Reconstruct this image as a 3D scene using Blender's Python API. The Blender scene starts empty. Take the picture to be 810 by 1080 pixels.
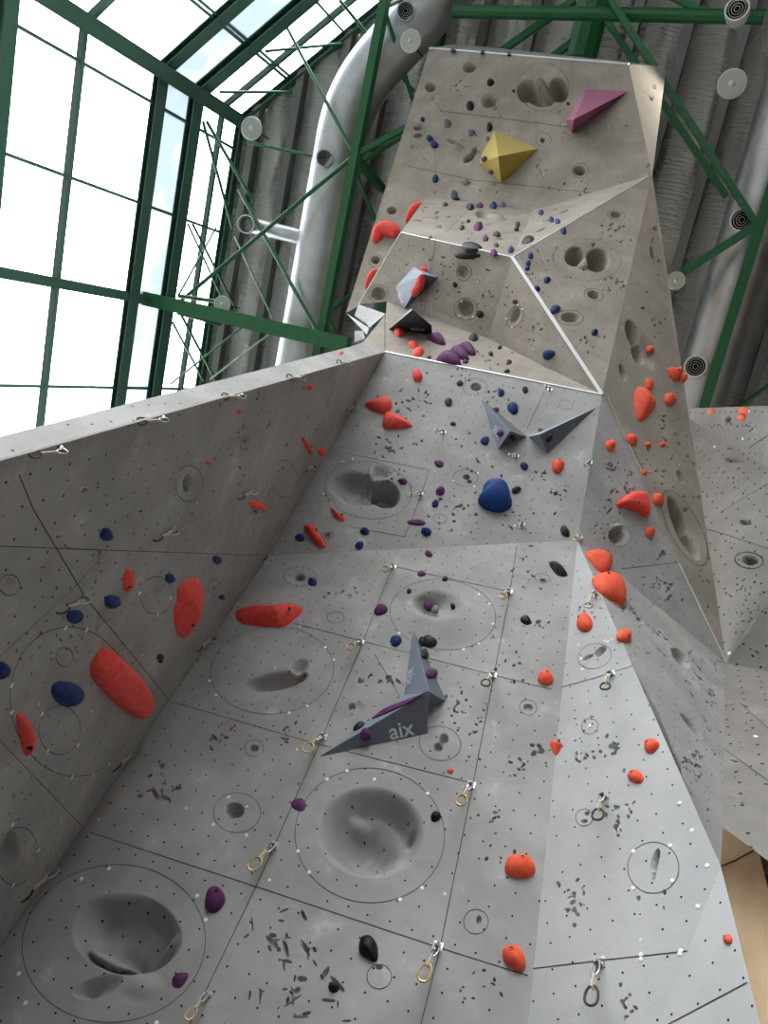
import bpy, bmesh, math, random
import numpy as np
from mathutils import Vector, Matrix
from mathutils.geometry import delaunay_2d_cdt
random.seed(7); rng = np.random.default_rng(7)
SC = bpy.context.scene; COL = SC.collection
PI = math.pi
# ------------------------------------------------------------------ camera
FOC, CX, CY = 800.0, 405.0, 540.0
def nz(v): v = np.asarray(v, float); return v/np.linalg.norm(v)
_Z = nz((305, 120, -800)); _Y = -nz((752, 3420, 800)); _Y = nz(_Y-_Z*_Y.dot(_Z)); _X = np.cross(_Y, _Z)
RW = np.array([_X, _Y, _Z])                       # camera axes -> world axes
def ray(px): return nz(RW @ np.array((px[0]-CX, CY-px[1], -FOC)))
def hit(px, P, N): v = ray(px); return v*(np.dot(N, P)/np.dot(N, v))
def atz(px, z): v = ray(px); return v*z/v[2]
def atx(px, x): v = ray(px); return v*x/v[0]
def aty(px, y): v = ray(px); return v*y/v[1]
def proj(P):
    c = np.atleast_2d(P) @ RW
    return np.stack([CX+FOC*c[:, 0]/-c[:, 2], CY-FOC*c[:, 1]/-c[:, 2]], 1)
FLOOR = -1.6
cam = bpy.data.cameras.new('camera'); co = bpy.data.objects.new('camera', cam); COL.objects.link(co)
cam.sensor_fit = 'VERTICAL'; cam.sensor_height = 36; cam.lens = FOC/1080*36; cam.clip_start = .05; cam.clip_end = 300
M = Matrix([list(RW[0]), list(RW[1]), list(RW[2])]).to_4x4(); co.matrix_world = M; SC.camera = co

# ------------------------------------------------------------------ materials
def srgb(r, g, b):
    f = lambda c: (c/12.92 if c <= .04045 else ((c+.055)/1.055)**2.4)
    return (f(r/255), f(g/255), f(b/255), 1)
MATS = {}
def mat(name, col, rough=.5, metal=0, noise=None, bump=0, nscale=8, stretch=(1, 1, 1), spec=.5, ndetail=5):
    if name in MATS: return MATS[name]
    if name.endswith('_hold'): spec = .3
    m = bpy.data.materials.new(name); m.use_nodes = True; nt = m.node_tree; b = nt.nodes['Principled BSDF']
    b.inputs['Base Color'].default_value = col; b.inputs['Roughness'].default_value = rough
    b.inputs['Metallic'].default_value = metal; b.inputs['Specular IOR Level'].default_value = spec
    if noise or bump:
        tc = nt.nodes.new('ShaderNodeTexCoord'); mp = nt.nodes.new('ShaderNodeMapping'); nn = nt.nodes.new('ShaderNodeTexNoise')
        mp.inputs['Scale'].default_value = stretch; nn.inputs['Scale'].default_value = nscale; nn.inputs['Detail'].default_value = ndetail
        nt.links.new(tc.outputs['Object'], mp.inputs['Vector']); nt.links.new(mp.outputs[0], nn.inputs['Vector'])
        if noise:
            r = nt.nodes.new('ShaderNodeValToRGB'); r.color_ramp.elements[0].position = .35; r.color_ramp.elements[1].position = .7
            r.color_ramp.elements[0].color = col; r.color_ramp.elements[1].color = noise
            nt.links.new(nn.outputs['Fac'], r.inputs[0]); nt.links.new(r.outputs[0], b.inputs['Base Color'])
        if bump:
            bp = nt.nodes.new('ShaderNodeBump'); bp.inputs['Strength'].default_value = bump; bp.inputs['Distance'].default_value = .02
            nt.links.new(nn.outputs['Fac'], bp.inputs['Height']); nt.links.new(bp.outputs[0], b.inputs['Normal'])
    MATS[name] = m; return m

def wall_mat(name, base, dark, chalk=.55, dots=True, dotr=.048, spacing=.125):
    """cement-grey textured panel with a bored grid of fixing holes (UV in metres)"""
    m = bpy.data.materials.new(name); m.use_nodes = True; nt = m.node_tree; N = nt.nodes.new; L = nt.links.new
    b = nt.nodes['Principled BSDF']; b.inputs['Roughness'].default_value = .82; b.inputs['Specular IOR Level'].default_value = .25
    uv = N('ShaderNodeUVMap'); uv.uv_map = 'UVMap'
    def noise(sc, det, rough=.55):
        n = N('ShaderNodeTexNoise'); n.inputs['Scale'].default_value = sc; n.inputs['Detail'].default_value = det; n.inputs['Roughness'].default_value = rough
        L(uv.outputs[0], n.inputs['Vector']); return n
    def mth(op, a, c=None, d=None):
        n = N('ShaderNodeMath'); n.operation = op
        for i, x in enumerate((a, c, d)):
            if x is None: continue
            if isinstance(x, (int, float)): n.inputs[i].default_value = x
            else: L(x, n.inputs[i])
        return n.outputs[0]
    def mix(f, A, B):
        n = N('ShaderNodeMix'); n.data_type = 'RGBA'
        if isinstance(f, float): n.inputs[0].default_value = f
        else: L(f, n.inputs[0])
        for s, x in ((6, A), (7, B)):
            if isinstance(x, tuple): n.inputs[s].default_value = x
            else: L(x, n.inputs[s])
        return n.outputs[2]
    def ss(x, lo, hi):
        n = N('ShaderNodeMapRange'); n.interpolation_type = 'SMOOTHSTEP'; L(x, n.inputs[0]); n.inputs[1].default_value = lo; n.inputs[2].default_value = hi
        return n.outputs[0]
    n1 = noise(1.6, 6, .6); n2 = noise(14, 5, .65); n3 = noise(3.1, 7, .7); n4 = noise(60, 3)
    c = mix(ss(n1.outputs['Fac'], .35, .68), dark, base)
    c = mix(mth('MULTIPLY', ss(n2.outputs['Fac'], .52, .75), .35), c, dark)
    ch = mth('MULTIPLY', ss(n3.outputs['Fac'], .57, .72), chalk)
    c = mix(ch, c, (.62, .62, .61, 1))
    if dots:
        sp = N('ShaderNodeSeparateXYZ'); L(uv.outputs[0], sp.inputs[0])
        def cell(o):
            s = mth('DIVIDE', o, spacing); return mth('SUBTRACT', mth('FRACT', s), .5), mth('FLOOR', s)
        fx, ix = cell(sp.outputs[0]); fy, iy = cell(sp.outputs[1])
        wn = N('ShaderNodeTexWhiteNoise'); wn.noise_dimensions = '2D'; cb = N('ShaderNodeCombineXYZ'); L(ix, cb.inputs[0]); L(iy, cb.inputs[1]); L(cb.outputs[0], wn.inputs['Vector'])
        sc = N('ShaderNodeSeparateColor'); L(wn.outputs['Color'], sc.inputs[0])
        fx = mth('ADD', fx, mth('MULTIPLY', mth('SUBTRACT', sc.outputs[0], .5), .12)); fy = mth('ADD', fy, mth('MULTIPLY', mth('SUBTRACT', sc.outputs[1], .5), .12))
        dd = mth('SQRT', mth('ADD', mth('MULTIPLY', fx, fx), mth('MULTIPLY', fy, fy)))
        hole = mth('MULTIPLY', mth('LESS_THAN', dd, dotr), mth('LESS_THAN', sc.outputs[2], .88))
        halo = mth('MULTIPLY', mth('LESS_THAN', dd, dotr*1.5), mth('GREATER_THAN', sc.outputs[2], .985))
        c = mix(halo, c, (.7, .7, .68, 1)); c = mix(hole, c, (.012, .012, .012, 1))
    L(c, b.inputs['Base Color'])
    bp = N('ShaderNodeBump'); bp.inputs['Strength'].default_value = .35; bp.inputs['Distance'].default_value = .006
    L(mth('ADD', mth('MULTIPLY', n2.outputs['Fac'], 1.0), mth('MULTIPLY', n4.outputs['Fac'], .35)), bp.inputs['Height']); L(bp.outputs[0], b.inputs['Normal'])
    MATS[name] = m; return m
WG = wall_mat('cement_panel', srgb(172, 170, 166), srgb(152, 150, 146))
WT = wall_mat('warm_lit_cement_panel', srgb(168, 159, 148), srgb(148, 139, 128), chalk=.22)  # warm lamp light on the tower is tinted into this panel colour
WP = wall_mat('plain_cement_panel', srgb(190, 189, 187), srgb(176, 175, 173), chalk=.2)  # smoother, paler panels; the lighter base also paints in brightness on the lit fin
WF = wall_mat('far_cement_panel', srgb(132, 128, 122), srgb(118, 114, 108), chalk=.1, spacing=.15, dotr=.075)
SEAM = mat('seam_shadow_gap', (.02, .02, .02, 1), .9)
TRIM = mat('aluminium_trim', srgb(225, 225, 225), .35, .2)
CAP = mat('white_screw_cap', (.85, .85, .84, 1), .5)
GREEN = mat('green_painted_steel', srgb(36, 108, 62), .42, 0, srgb(28, 90, 52), .05, 20)
GREY_GREEN = mat('grey_green_glazing_bar', srgb(74, 108, 92), .42); FRAMEG = mat('window_frame_green', srgb(58, 94, 76), .4)
DUCT = mat('spiral_duct_metal', (.58, .58, .57, 1), .42, 1, (.46, .46, .46, 1), .12, 3, (1, 1, 1))
PURL = mat('galvanised_purlin', (.20, .195, .185, 1), .5, .8)
BLACK = mat('black_rubber', (.012, .012, .014, 1), .45)
DARK = mat('dark_metal', (.03, .03, .03, 1), .5)
WHITEP = mat('white_painted_metal', (.75, .75, .73, 1), .4)
STEEL = mat('bright_steel', (.55, .54, .52, 1), .35, 1)
BRASS = mat('golden_carabiner', (.62, .42, .18, 1), .3, 1)
SLING = mat('beige_sling', srgb(205, 195, 170), .9)
LENS = mat('frosted_lamp_lens', srgb(190, 192, 186), .3)
PLY = mat('bare_plywood', srgb(240, 208, 166), .65, 0, srgb(224, 186, 140), .1, 2.2, (4, 4, 1))
HOLD = {
 'red': mat('coral_red_hold', srgb(238, 72, 62), .68, 0, srgb(240, 96, 86), .25, 22),
 'orange': mat('orange_hold', srgb(236, 82, 46), .68, 0, srgb(238, 106, 78), .25, 22),
 'navy': mat('navy_hold', srgb(16, 38, 96), .68, 0, srgb(40, 60, 112), .25, 26),
 'blue': mat('blue_hold', srgb(16, 58, 122), .68, 0, srgb(24, 68, 130), .2, 22),
 'bluegrey': mat('chalky_blue_hold', srgb(70, 84, 110), .68, 0, srgb(130, 136, 144), .25, 30),
 'purple': mat('purple_hold', srgb(86, 28, 82), .68, 0, srgb(104, 58, 100), .25, 26),
 'black': mat('black_hold', srgb(10, 10, 12), .5, 0, srgb(22, 23, 26), .2, 26),
 'chalkblack': mat('chalky_black_hold', srgb(16, 17, 20), .6, 0, srgb(62, 62, 64), .2, 20),
 'grey': mat('grey_hold', srgb(110, 108, 108), .68, 0, srgb(140, 138, 136), .2, 26),
}
VGREY = mat('lit_grey_volume_paint', srgb(140, 148, 161), .6, 0, srgb(132, 140, 153), .12, 60)  # volume faces toward the light, their brightness put into the colour
VDARK = mat('shaded_grey_volume_paint', srgb(100, 105, 114), .6, 0, srgb(92, 97, 106), .12, 60)  # same volumes, shade painted into the faces turned from the light
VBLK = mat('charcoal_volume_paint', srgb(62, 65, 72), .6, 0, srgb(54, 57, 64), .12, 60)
VYEL = mat('mustard_volume_paint', srgb(190, 170, 82), .7, 0, srgb(176, 154, 70), .12, 60)
VPNK = mat('mauve_volume_paint', srgb(172, 100, 132), .7, 0, srgb(156, 88, 118), .12, 60)
LETTER = mat('pale_lettering', srgb(205, 208, 214), .6)
PURPLE = HOLD['purple']

def foil_mat():
    m = bpy.data.materials.new('crinkled_foil_insulation'); m.use_nodes = True; nt = m.node_tree; N = nt.nodes.new; L = nt.links.new
    b = nt.nodes['Principled BSDF']; b.inputs['Metallic'].default_value = .4; b.inputs['Roughness'].default_value = .28
    b.inputs['Base Color'].default_value = (.97, .95, .90, 1)
    tc = N('ShaderNodeTexCoord'); mp = N('ShaderNodeMapping'); mp.inputs['Scale'].default_value = (1.2, 9, 1); L(tc.outputs['Object'], mp.inputs[0])
    n = N('ShaderNodeTexNoise'); n.inputs['Scale'].default_value = 2.2; n.inputs['Detail'].default_value = 6; n.inputs['Roughness'].default_value = .6; L(mp.outputs[0], n.inputs['Vector'])
    mp2 = N('ShaderNodeMapping'); mp2.inputs['Scale'].default_value = (.9, .25, 1); L(tc.outputs['Object'], mp2.inputs[0])
    n2 = N('ShaderNodeTexNoise'); n2.inputs['Scale'].default_value = 1.6; n2.inputs['Detail'].default_value = 2; L(mp2.outputs[0], n2.inputs['Vector'])
    a = N('ShaderNodeMath'); a.operation = 'MULTIPLY_ADD'; L(n2.outputs['Fac'], a.inputs[0]); a.inputs[1].default_value = 4.0; L(n.outputs['Fac'], a.inputs[2])
    bp = N('ShaderNodeBump'); bp.inputs['Strength'].default_value = 1.0; bp.inputs['Distance'].default_value = .6; L(a.outputs[0], bp.inputs['Height']); L(bp.outputs[0], b.inputs['Normal'])
    return m
FOIL = foil_mat()
def glass_mat(name, tint, gl=.06, haze=0.0):
    m = bpy.data.materials.new(name); m.use_nodes = True; nt = m.node_tree; nt.nodes.clear(); N = nt.nodes.new; L = nt.links.new
    o = N('ShaderNodeOutputMaterial'); t = N('ShaderNodeBsdfTransparent'); t.inputs[0].default_value = tint
    g = N('ShaderNodeBsdfGlossy'); g.inputs['Roughness'].default_value = .03; x = N('ShaderNodeMixShader'); x.inputs[0].default_value = gl
    L(t.outputs[0], x.inputs[1]); L(g.outputs[0], x.inputs[2]); L(x.outputs[0], o.inputs[0]); return m
GLASS = glass_mat('clear_glazing', (.97, .985, 1, 1)); GLASSB = bpy.data.materials.new('frosted_blue_glazing'); GLASSB.use_nodes = True
_n = GLASSB.node_tree; _n.nodes.clear(); _o = _n.nodes.new('ShaderNodeOutputMaterial'); _t = _n.nodes.new('ShaderNodeBsdfTranslucent'); _t.inputs[0].default_value = (.17, .205, .25, 1); _g = _n.nodes.new('ShaderNodeBsdfTransparent'); _g.inputs[0].default_value = (.9, .95, 1, 1); _m = _n.nodes.new('ShaderNodeMixShader')
_c = _n.nodes.new('ShaderNodeTexCoord'); _q = _n.nodes.new('ShaderNodeTexNoise'); _q.inputs['Scale'].default_value = .9; _q.inputs['Detail'].default_value = 2; _r = _n.nodes.new('ShaderNodeMapRange'); _r.inputs[1].default_value = .45; _r.inputs[2].default_value = .7; _r.inputs[3].default_value = .0; _r.inputs[4].default_value = .12
for a_, b_ in ((_c.outputs['Object'], _q.inputs[0]), (_q.outputs['Fac'], _r.inputs[0]), (_r.outputs[0], _m.inputs[0]), (_t.outputs[0], _m.inputs[1]), (_g.outputs[0], _m.inputs[2]), (_m.outputs[0], _o.inputs[0])): _n.links.new(a_, b_)

# ------------------------------------------------------------------ object helpers
def link(name, me, m, parent=None, smooth=False, **props):
    if m is not None and len(me.materials) == 0: me.materials.append(m)
    o = bpy.data.objects.new(name, me); COL.objects.link(o)
    if smooth: me.shade_smooth() if hasattr(me, 'shade_smooth') else [setattr(p, 'use_smooth', True) for p in me.polygons]
    if parent is not None:
        o.parent = parent
        o.matrix_parent_inverse = Matrix.Translation(-Vector(parent.location)) if parent.parent is None else parent.matrix_parent_inverse.copy() @ Matrix.Identity(4)
    for k, v in props.items(): o[k] = v
    return o
def child(name, me, m, parent, smooth=False, **props):
    """part: mesh given in world coordinates, re-based on its parent's origin"""
    base = WORLD_OF.get(parent.name, Vector((0, 0, 0)))
    me.transform(Matrix.Translation(-base))
    if m is not None and len(me.materials) == 0: me.materials.append(m)
    if smooth: me.shade_smooth()
    o = bpy.data.objects.new(name, me); COL.objects.link(o); o.parent = parent
    WORLD_OF[o.name] = base
    for k, v in props.items(): o[k] = v
    return o
WORLD_OF = {}
LABELS = []
def tag(o, label, cat, group=None):
    o['label'] = label; o['category'] = cat; LABELS.append(label)
    if group: o['group'] = group
    return o
def empty(name, loc, label, cat, group=None):
    o = bpy.data.objects.new(name, None); COL.objects.link(o); o.location = Vector(loc); o.empty_display_size = .1
    WORLD_OF[o.name] = Vector(loc); return tag(o, label, cat, group)
def top(name, me, m, loc, smooth=False):
    loc = Vector(loc); me.transform(Matrix.Translation(-loc))
    if m is not None and len(me.materials) == 0: me.materials.append(m)
    if smooth: me.shade_smooth()
    o = bpy.data.objects.new(name, me); COL.objects.link(o); o.location = loc; WORLD_OF[o.name] = loc; return o
def mesh(vs, fs, name='m'):
    me = bpy.data.meshes.new(name); me.from_pydata([tuple(v) for v in vs], [], [tuple(f) for f in fs]); me.update(); return me
class MB:
    def __init__(s): s.v = []; s.f = []
    def add(s, v, f): k = len(s.v); s.v += [tuple(x) for x in v]; s.f += [tuple(i+k for i in q) for q in f]
    def bar(s, a, b, w, h, up=(0, 0, 1)):
        a, b = np.asarray(a, float), np.asarray(b, float); e = nz(b-a); up = np.asarray(up, float)
        if abs(e.dot(up)) > .98: up = np.array((1., 0, 0))
        x = nz(np.cross(e, up)); y = np.cross(x, e)
        v = [p+x*sx*w/2+y*sy*h/2 for p in (a, b) for sx, sy in ((-1, -1), (1, -1), (1, 1), (-1, 1))]
        s.add(v, [(3, 2, 1, 0), (4, 5, 6, 7)]+[(i, (i+1) % 4, 4+(i+1) % 4, 4+i) for i in range(4)]); return s
    def ibeam(s, a, b, w, h, t=.025, up=(0, 0, 1)):
        a, b = np.asarray(a, float), np.asarray(b, float); e = nz(b-a); up = np.asarray(up, float)
        if abs(e.dot(up)) > .98: up = np.array((1., 0, 0))
        x = nz(np.cross(e, up)); y = np.cross(x, e)
        s.bar(a+y*(h/2-t/2), b+y*(h/2-t/2), w, t, up).bar(a-y*(h/2-t/2), b-y*(h/2-t/2), w, t, up).bar(a, b, t, h-t*1.9, up); return s
    def tube(s, pts, r, n=8, closed=False, caps=True):
        pts = [np.asarray(p, float) for p in pts]; m = len(pts); rr = r if hasattr(r, '__len__') else [r]*m
        ring = []; ref = None
        for i in range(m):
            if closed: t = nz(pts[(i+1) % m]-pts[i-1])
            else: t = nz(pts[min(i+1, m-1)]-pts[max(i-1, 0)])
            if ref is None: ref = np.array((0, 0, 1.)) if abs(t[2]) < .9 else np.array((1., 0, 0))
            x = nz(np.cross(t, ref)); y = np.cross(x, t); ref = y if abs(np.dot(y, t)) < .5 else ref
            ring.append([pts[i]+rr[i]*(math.cos(2*PI*k/n)*x+math.sin(2*PI*k/n)*y) for k in range(n)])
        v = [q for g in ring for q in g]; f = []
        for i in range(m if closed else m-1):
            j = (i+1) % m
            for k in range(n): f.append((i*n+k, i*n+(k+1) % n, j*n+(k+1) % n, j*n+k))
        if not closed and caps: f += [tuple(reversed(range(n))), tuple(range((m-1)*n, m*n))]
        s.add(v, f); return s
    def lathe(s, c, ax, prof, n=20):
        c = np.asarray(c, float); ax = nz(ax); x = nz(np.cross(ax, (0, 0, 1) if abs(ax[2]) < .9 else (1, 0, 0))); y = np.cross(ax, x)
        v = [c+ax*h+r*(math.cos(2*PI*k/n)*x+math.sin(2*PI*k/n)*y) for r, h in prof for k in range(n)]
        f = [(i*n+k, i*n+(k+1) % n, (i+1)*n+(k+1) % n, (i+1)*n+k) for i in range(len(prof)-1) for k in range(n)]
        f += [tuple(reversed(range(n))), tuple(range((len(prof)-1)*n, len(prof)*n))]
        s.add(v, f); return s
    def me(s): return mesh(s.v, s.f)

# ------------------------------------------------------------------ the planes of the climbing wall
E0 = ray((-1834, 181)); U0 = ray((680, -75)); U0 = nz(U0-E0*(U0@E0)); NF = np.cross(E0, U0)
if NF @ ray((300, 800)) > 0: NF = -NF
p0 = ray((270, 935))*5.0
def facing(n, p): n = nz(n); return -n if n @ p > 0 else n
def plane_edge(p, q, deg):
    e = nz(q-p); s = -math.sin(math.radians(deg)); a = nz(np.cross(e, (0, 0, 1))); b = nz(np.cross(a, e))
    if b[2] < 0: b = -b
    st = s/b[2]; ct = math.sqrt(max(0, 1-st*st)); c = [ct*a+st*b, -ct*a+st*b]; c.sort(key=lambda v: v[1]); return nz(c[0])
def rot(n, ax, deg):
    ax = nz(ax); t = math.radians(deg); return nz(n*math.cos(t)+np.cross(ax, n)*math.sin(t)+ax*(ax@n)*(1-math.cos(t)))
def rot_to(n, ax, deg, dirn):
    a, b = rot(n, ax, deg), rot(n, ax, -deg); return a if a@np.asarray(dirn, float) > b@np.asarray(dirn, float) else b
def down(a, b):                                                    # carry the line a->b on down to the floor
    t = (FLOOR-a[2])/(b[2]-a[2]); return a+(b-a)*t
f1 = lambda px: hit(px, p0, NF)
bl, Q1, Q2, Q2b = f1((0, 1000)), f1((283, 586)), f1((609, 570)), f1((563, 1020))
NU = plane_edge(Q1, Q2, 42); P1, P2 = hit((406, 371), Q1, NU), hit((635, 416), Q1, NU)
NL = facing(np.cross(Q1-bl, P1-bl), bl); L0 = hit((0, 485), bl, NL)
NLD = plane_edge(P1, P2, 18); Np, Mp, J1 = [hit(p, P1, NLD) for p in ((515, 357), (408, 318), (382, 362))]
NN1 = plane_edge(Np, Mp, 65); P3, G, S = [hit(p, Np, NN1) for p in ((540, 271), (423, 245), (378, 321))]
NN3 = plane_edge(P3, G, 22); Hh, Ii = hit((450, 207), P3, NN3), hit((562, 222), P3, NN3)
NT = plane_edge(Hh, Ii, 55); TL, TR, P4, OL, G2, S2 = [hit(p, Hh, NT) for p in ((453, 51), (663, 68), (688, 184), (365, 330), (424, 246), (380, 322))]
eL = nz(L0-P1); n0 = np.array((.28, -.95, -.05)); NLT = facing(n0-eL*(n0@eL), P1); LTa, LTb, LTc = [hit(p, P1, NLT) for p in ((-2, 461), (372, 365), (383, 361))]
NV1 = rot_to(NF, Q2-Q2b, 36, (-1, 0, 0)); v1 = lambda px: hit(px, Q2, NV1)
K, V1c = v1((760, 913)), v1((725, 1003))
Vv = ray((766, 699))*7.6; NV2 = facing(np.cross(Q2-K, Vv-K), K); Vk = hit((762, 872), K, NV2)
NV3 = rot_to(NV1, K-V1c, 12, (0, 0, 1)); V3c = hit((802, 1080), K, NV3)
eW = nz(Vk-Vv); nw = np.array((-.32, -.94, 0)); NW4 = facing(nw-eW*(nw@eW), Vv); w4 = lambda px: hit(px, Vv, NW4)
Wa, We = ray((726, 441))*11.0, ray((881, 537))*8.0; e1 = w4((900, 727))
NWd = facing(np.cross(e1-Vv, We-Vv), Vv); NWm = facing(np.cross(Wa-Vv, We-Vv), Vv)
NWu = rot_to(NWm, We-Wa, 42, (0, 0, -1)); wu = lambda px: hit(px, Wa, NWu)
TR2 = ray((703, 70))*np.linalg.norm(TR)*1.12
TOPa, TOPb = ray((481, 46))*np.linalg.norm(TL)*1.03, TR2

# ------------------------------------------------------------------ faces: triangulated panels with carved relief
class Face:
    def __init__(s, key, P, N, u=None):
        s.P, s.N = np.asarray(P, float), nz(N); h = nz(np.cross((0, 0, 1), s.N)) if u is None else nz(np.asarray(u)-s.N*(np.asarray(u)@s.N))
        s.u = h; s.v = np.cross(s.N, h)
        if s.v[2] < 0: s.v = -s.v; s.u = -s.u
        s.key = key; s.blobs = []; s.seams = []; s.rings = []; s.caps = []; s.zones = []
    def at(s, px, off=0.0): return hit(px, s.P+s.N*off, s.N)
    def to2(s, p): d = np.asarray(p, float)-s.P; return np.array((d@s.u, d@s.v))
    def to3(s, q): q = np.atleast_2d(q); return s.P+q[:, :1]*s.u+q[:, 1:2]*s.v
    def mpp(s, px): return np.linalg.norm(s.at((px[0]+1, px[1]+1))-s.at(px))/1.2
FA = {}
def face(key, P, N, u=None): FA[key] = Face(key, P, N, u); return FA[key]
face('main', p0, NF, E0); face('overhang', Q1, NU); face('side', bl, NL); face('edge', P1, NLT); face('ledge', P1, NLD); face('niche', Np, NN1)
face('shelf', P3, NN3); face('head', Hh, NT); face('wing', P3, facing(np.cross(P4-P3, P2-P3), P3)); face('gusset', P3, facing(np.cross(P2-P3, Np-P3), P3))
face('band', P3, facing(np.cross(Ii-P3, P4-P3), P3)); face('flank', P2, facing(np.cross(P4-P2, Vv-P2), P2)); face('skirt', P2, facing(np.cross(Q2-P2, Vv-P2), P2))
face('prow', Q2, NV1); face('cheek', K, NV2); face('toe', K, NV3); face('fin', P4, facing(np.cross(TR-P4, TR2-P4), P4))
face('far_low', Vv, NW4); face('far_dark', Vv, NWd); face('far_mid', Vv, NWm); face('far_top', Wa, NWu)
NPLY = facing((-.28, -.87, -.40), Vk); face('ply', Vk+np.array((.05, .22, 0)), NPLY)

def blob(f, c, rx, ry, rot=0, depth=.05, kind='soft', ap=(0, 0)):
    """a carved dent (depth > 0) or swelling (depth < 0), an ellipse about c"""
    FA[f].blobs.append((c[0], c[1], rx, ry, math.radians(rot), depth, kind, ap[0], ap[1]))
def ring(f, c, rx, ry, rot=0, w=.0035, gaps=()): FA[f].rings.append((c, rx, ry, math.radians(rot), w))
def seam(f, *pts, w=.0045): FA[f].seams.append((pts, w))
def cap(f, *pts): FA[f].caps += list(pts)
def ell(c, rx, ry, rt, n, k=1.0, ph=0):
    a = np.arange(n)*2*PI/n+ph; x, y = np.cos(a)*rx*k, np.sin(a)*ry*k; cs, sn = math.cos(rt), math.sin(rt)
    return np.stack([c[0]+x*cs-y*sn, c[1]+x*sn+y*cs], 1)
def relief(f, px):
    out = np.zeros(len(px)); deep = np.zeros(len(px))
    for cx, cy, rx, ry, rt, dep, kind, ax, ay in f.blobs:
        dx, dy = px[:, 0]-cx, px[:, 1]-cy
        R = max(rx, ry)*1.05; sel = np.nonzero((abs(dx) < R) & (abs(dy) < R))[0]
        if not len(sel): continue
        dx, dy = dx[sel], dy[sel]; cs, sn = math.cos(rt), math.sin(rt)
        qx, qy = (dx*cs+dy*sn)/rx, (-dx*sn+dy*cs)/ry
        wx, wy = qx-ax, qy-ay; w2 = wx*wx+wy*wy+1e-9; aw = ax*wx+ay*wy
        d = 1/((-aw+np.sqrt(aw*aw+(1-ax*ax-ay*ay)*w2))/w2)
        d = np.clip(d, 0, 1)
        if kind == 'soft': h = (1-d*d)**2
        elif kind == 'cone': h = (1-d)
        elif kind == 'dome': h = np.sqrt(np.maximum(0, 1-d*d))
        else: t = np.clip((1-d)/.45, 0, 1); h = t*t*(3-2*t)
        if kind == 'pit' and dep > 0: deep[sel] = np.maximum(deep[sel], dep*h)
        else: out[sel] += dep*h
    out += deep; x, y = px[:, 0], px[:, 1]
    nse = .5*np.sin(x*.15+1.6*np.sin(y*.09))+.4*np.sin(y*.19+1.3*np.sin(x*.11+1))+.2*np.sin(x*.47+y*.39)
    return out*(1+np.where(np.abs(out) > .02, .055*nse*np.clip((np.abs(out)-.02)/.05, 0, 1), 0))
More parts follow.
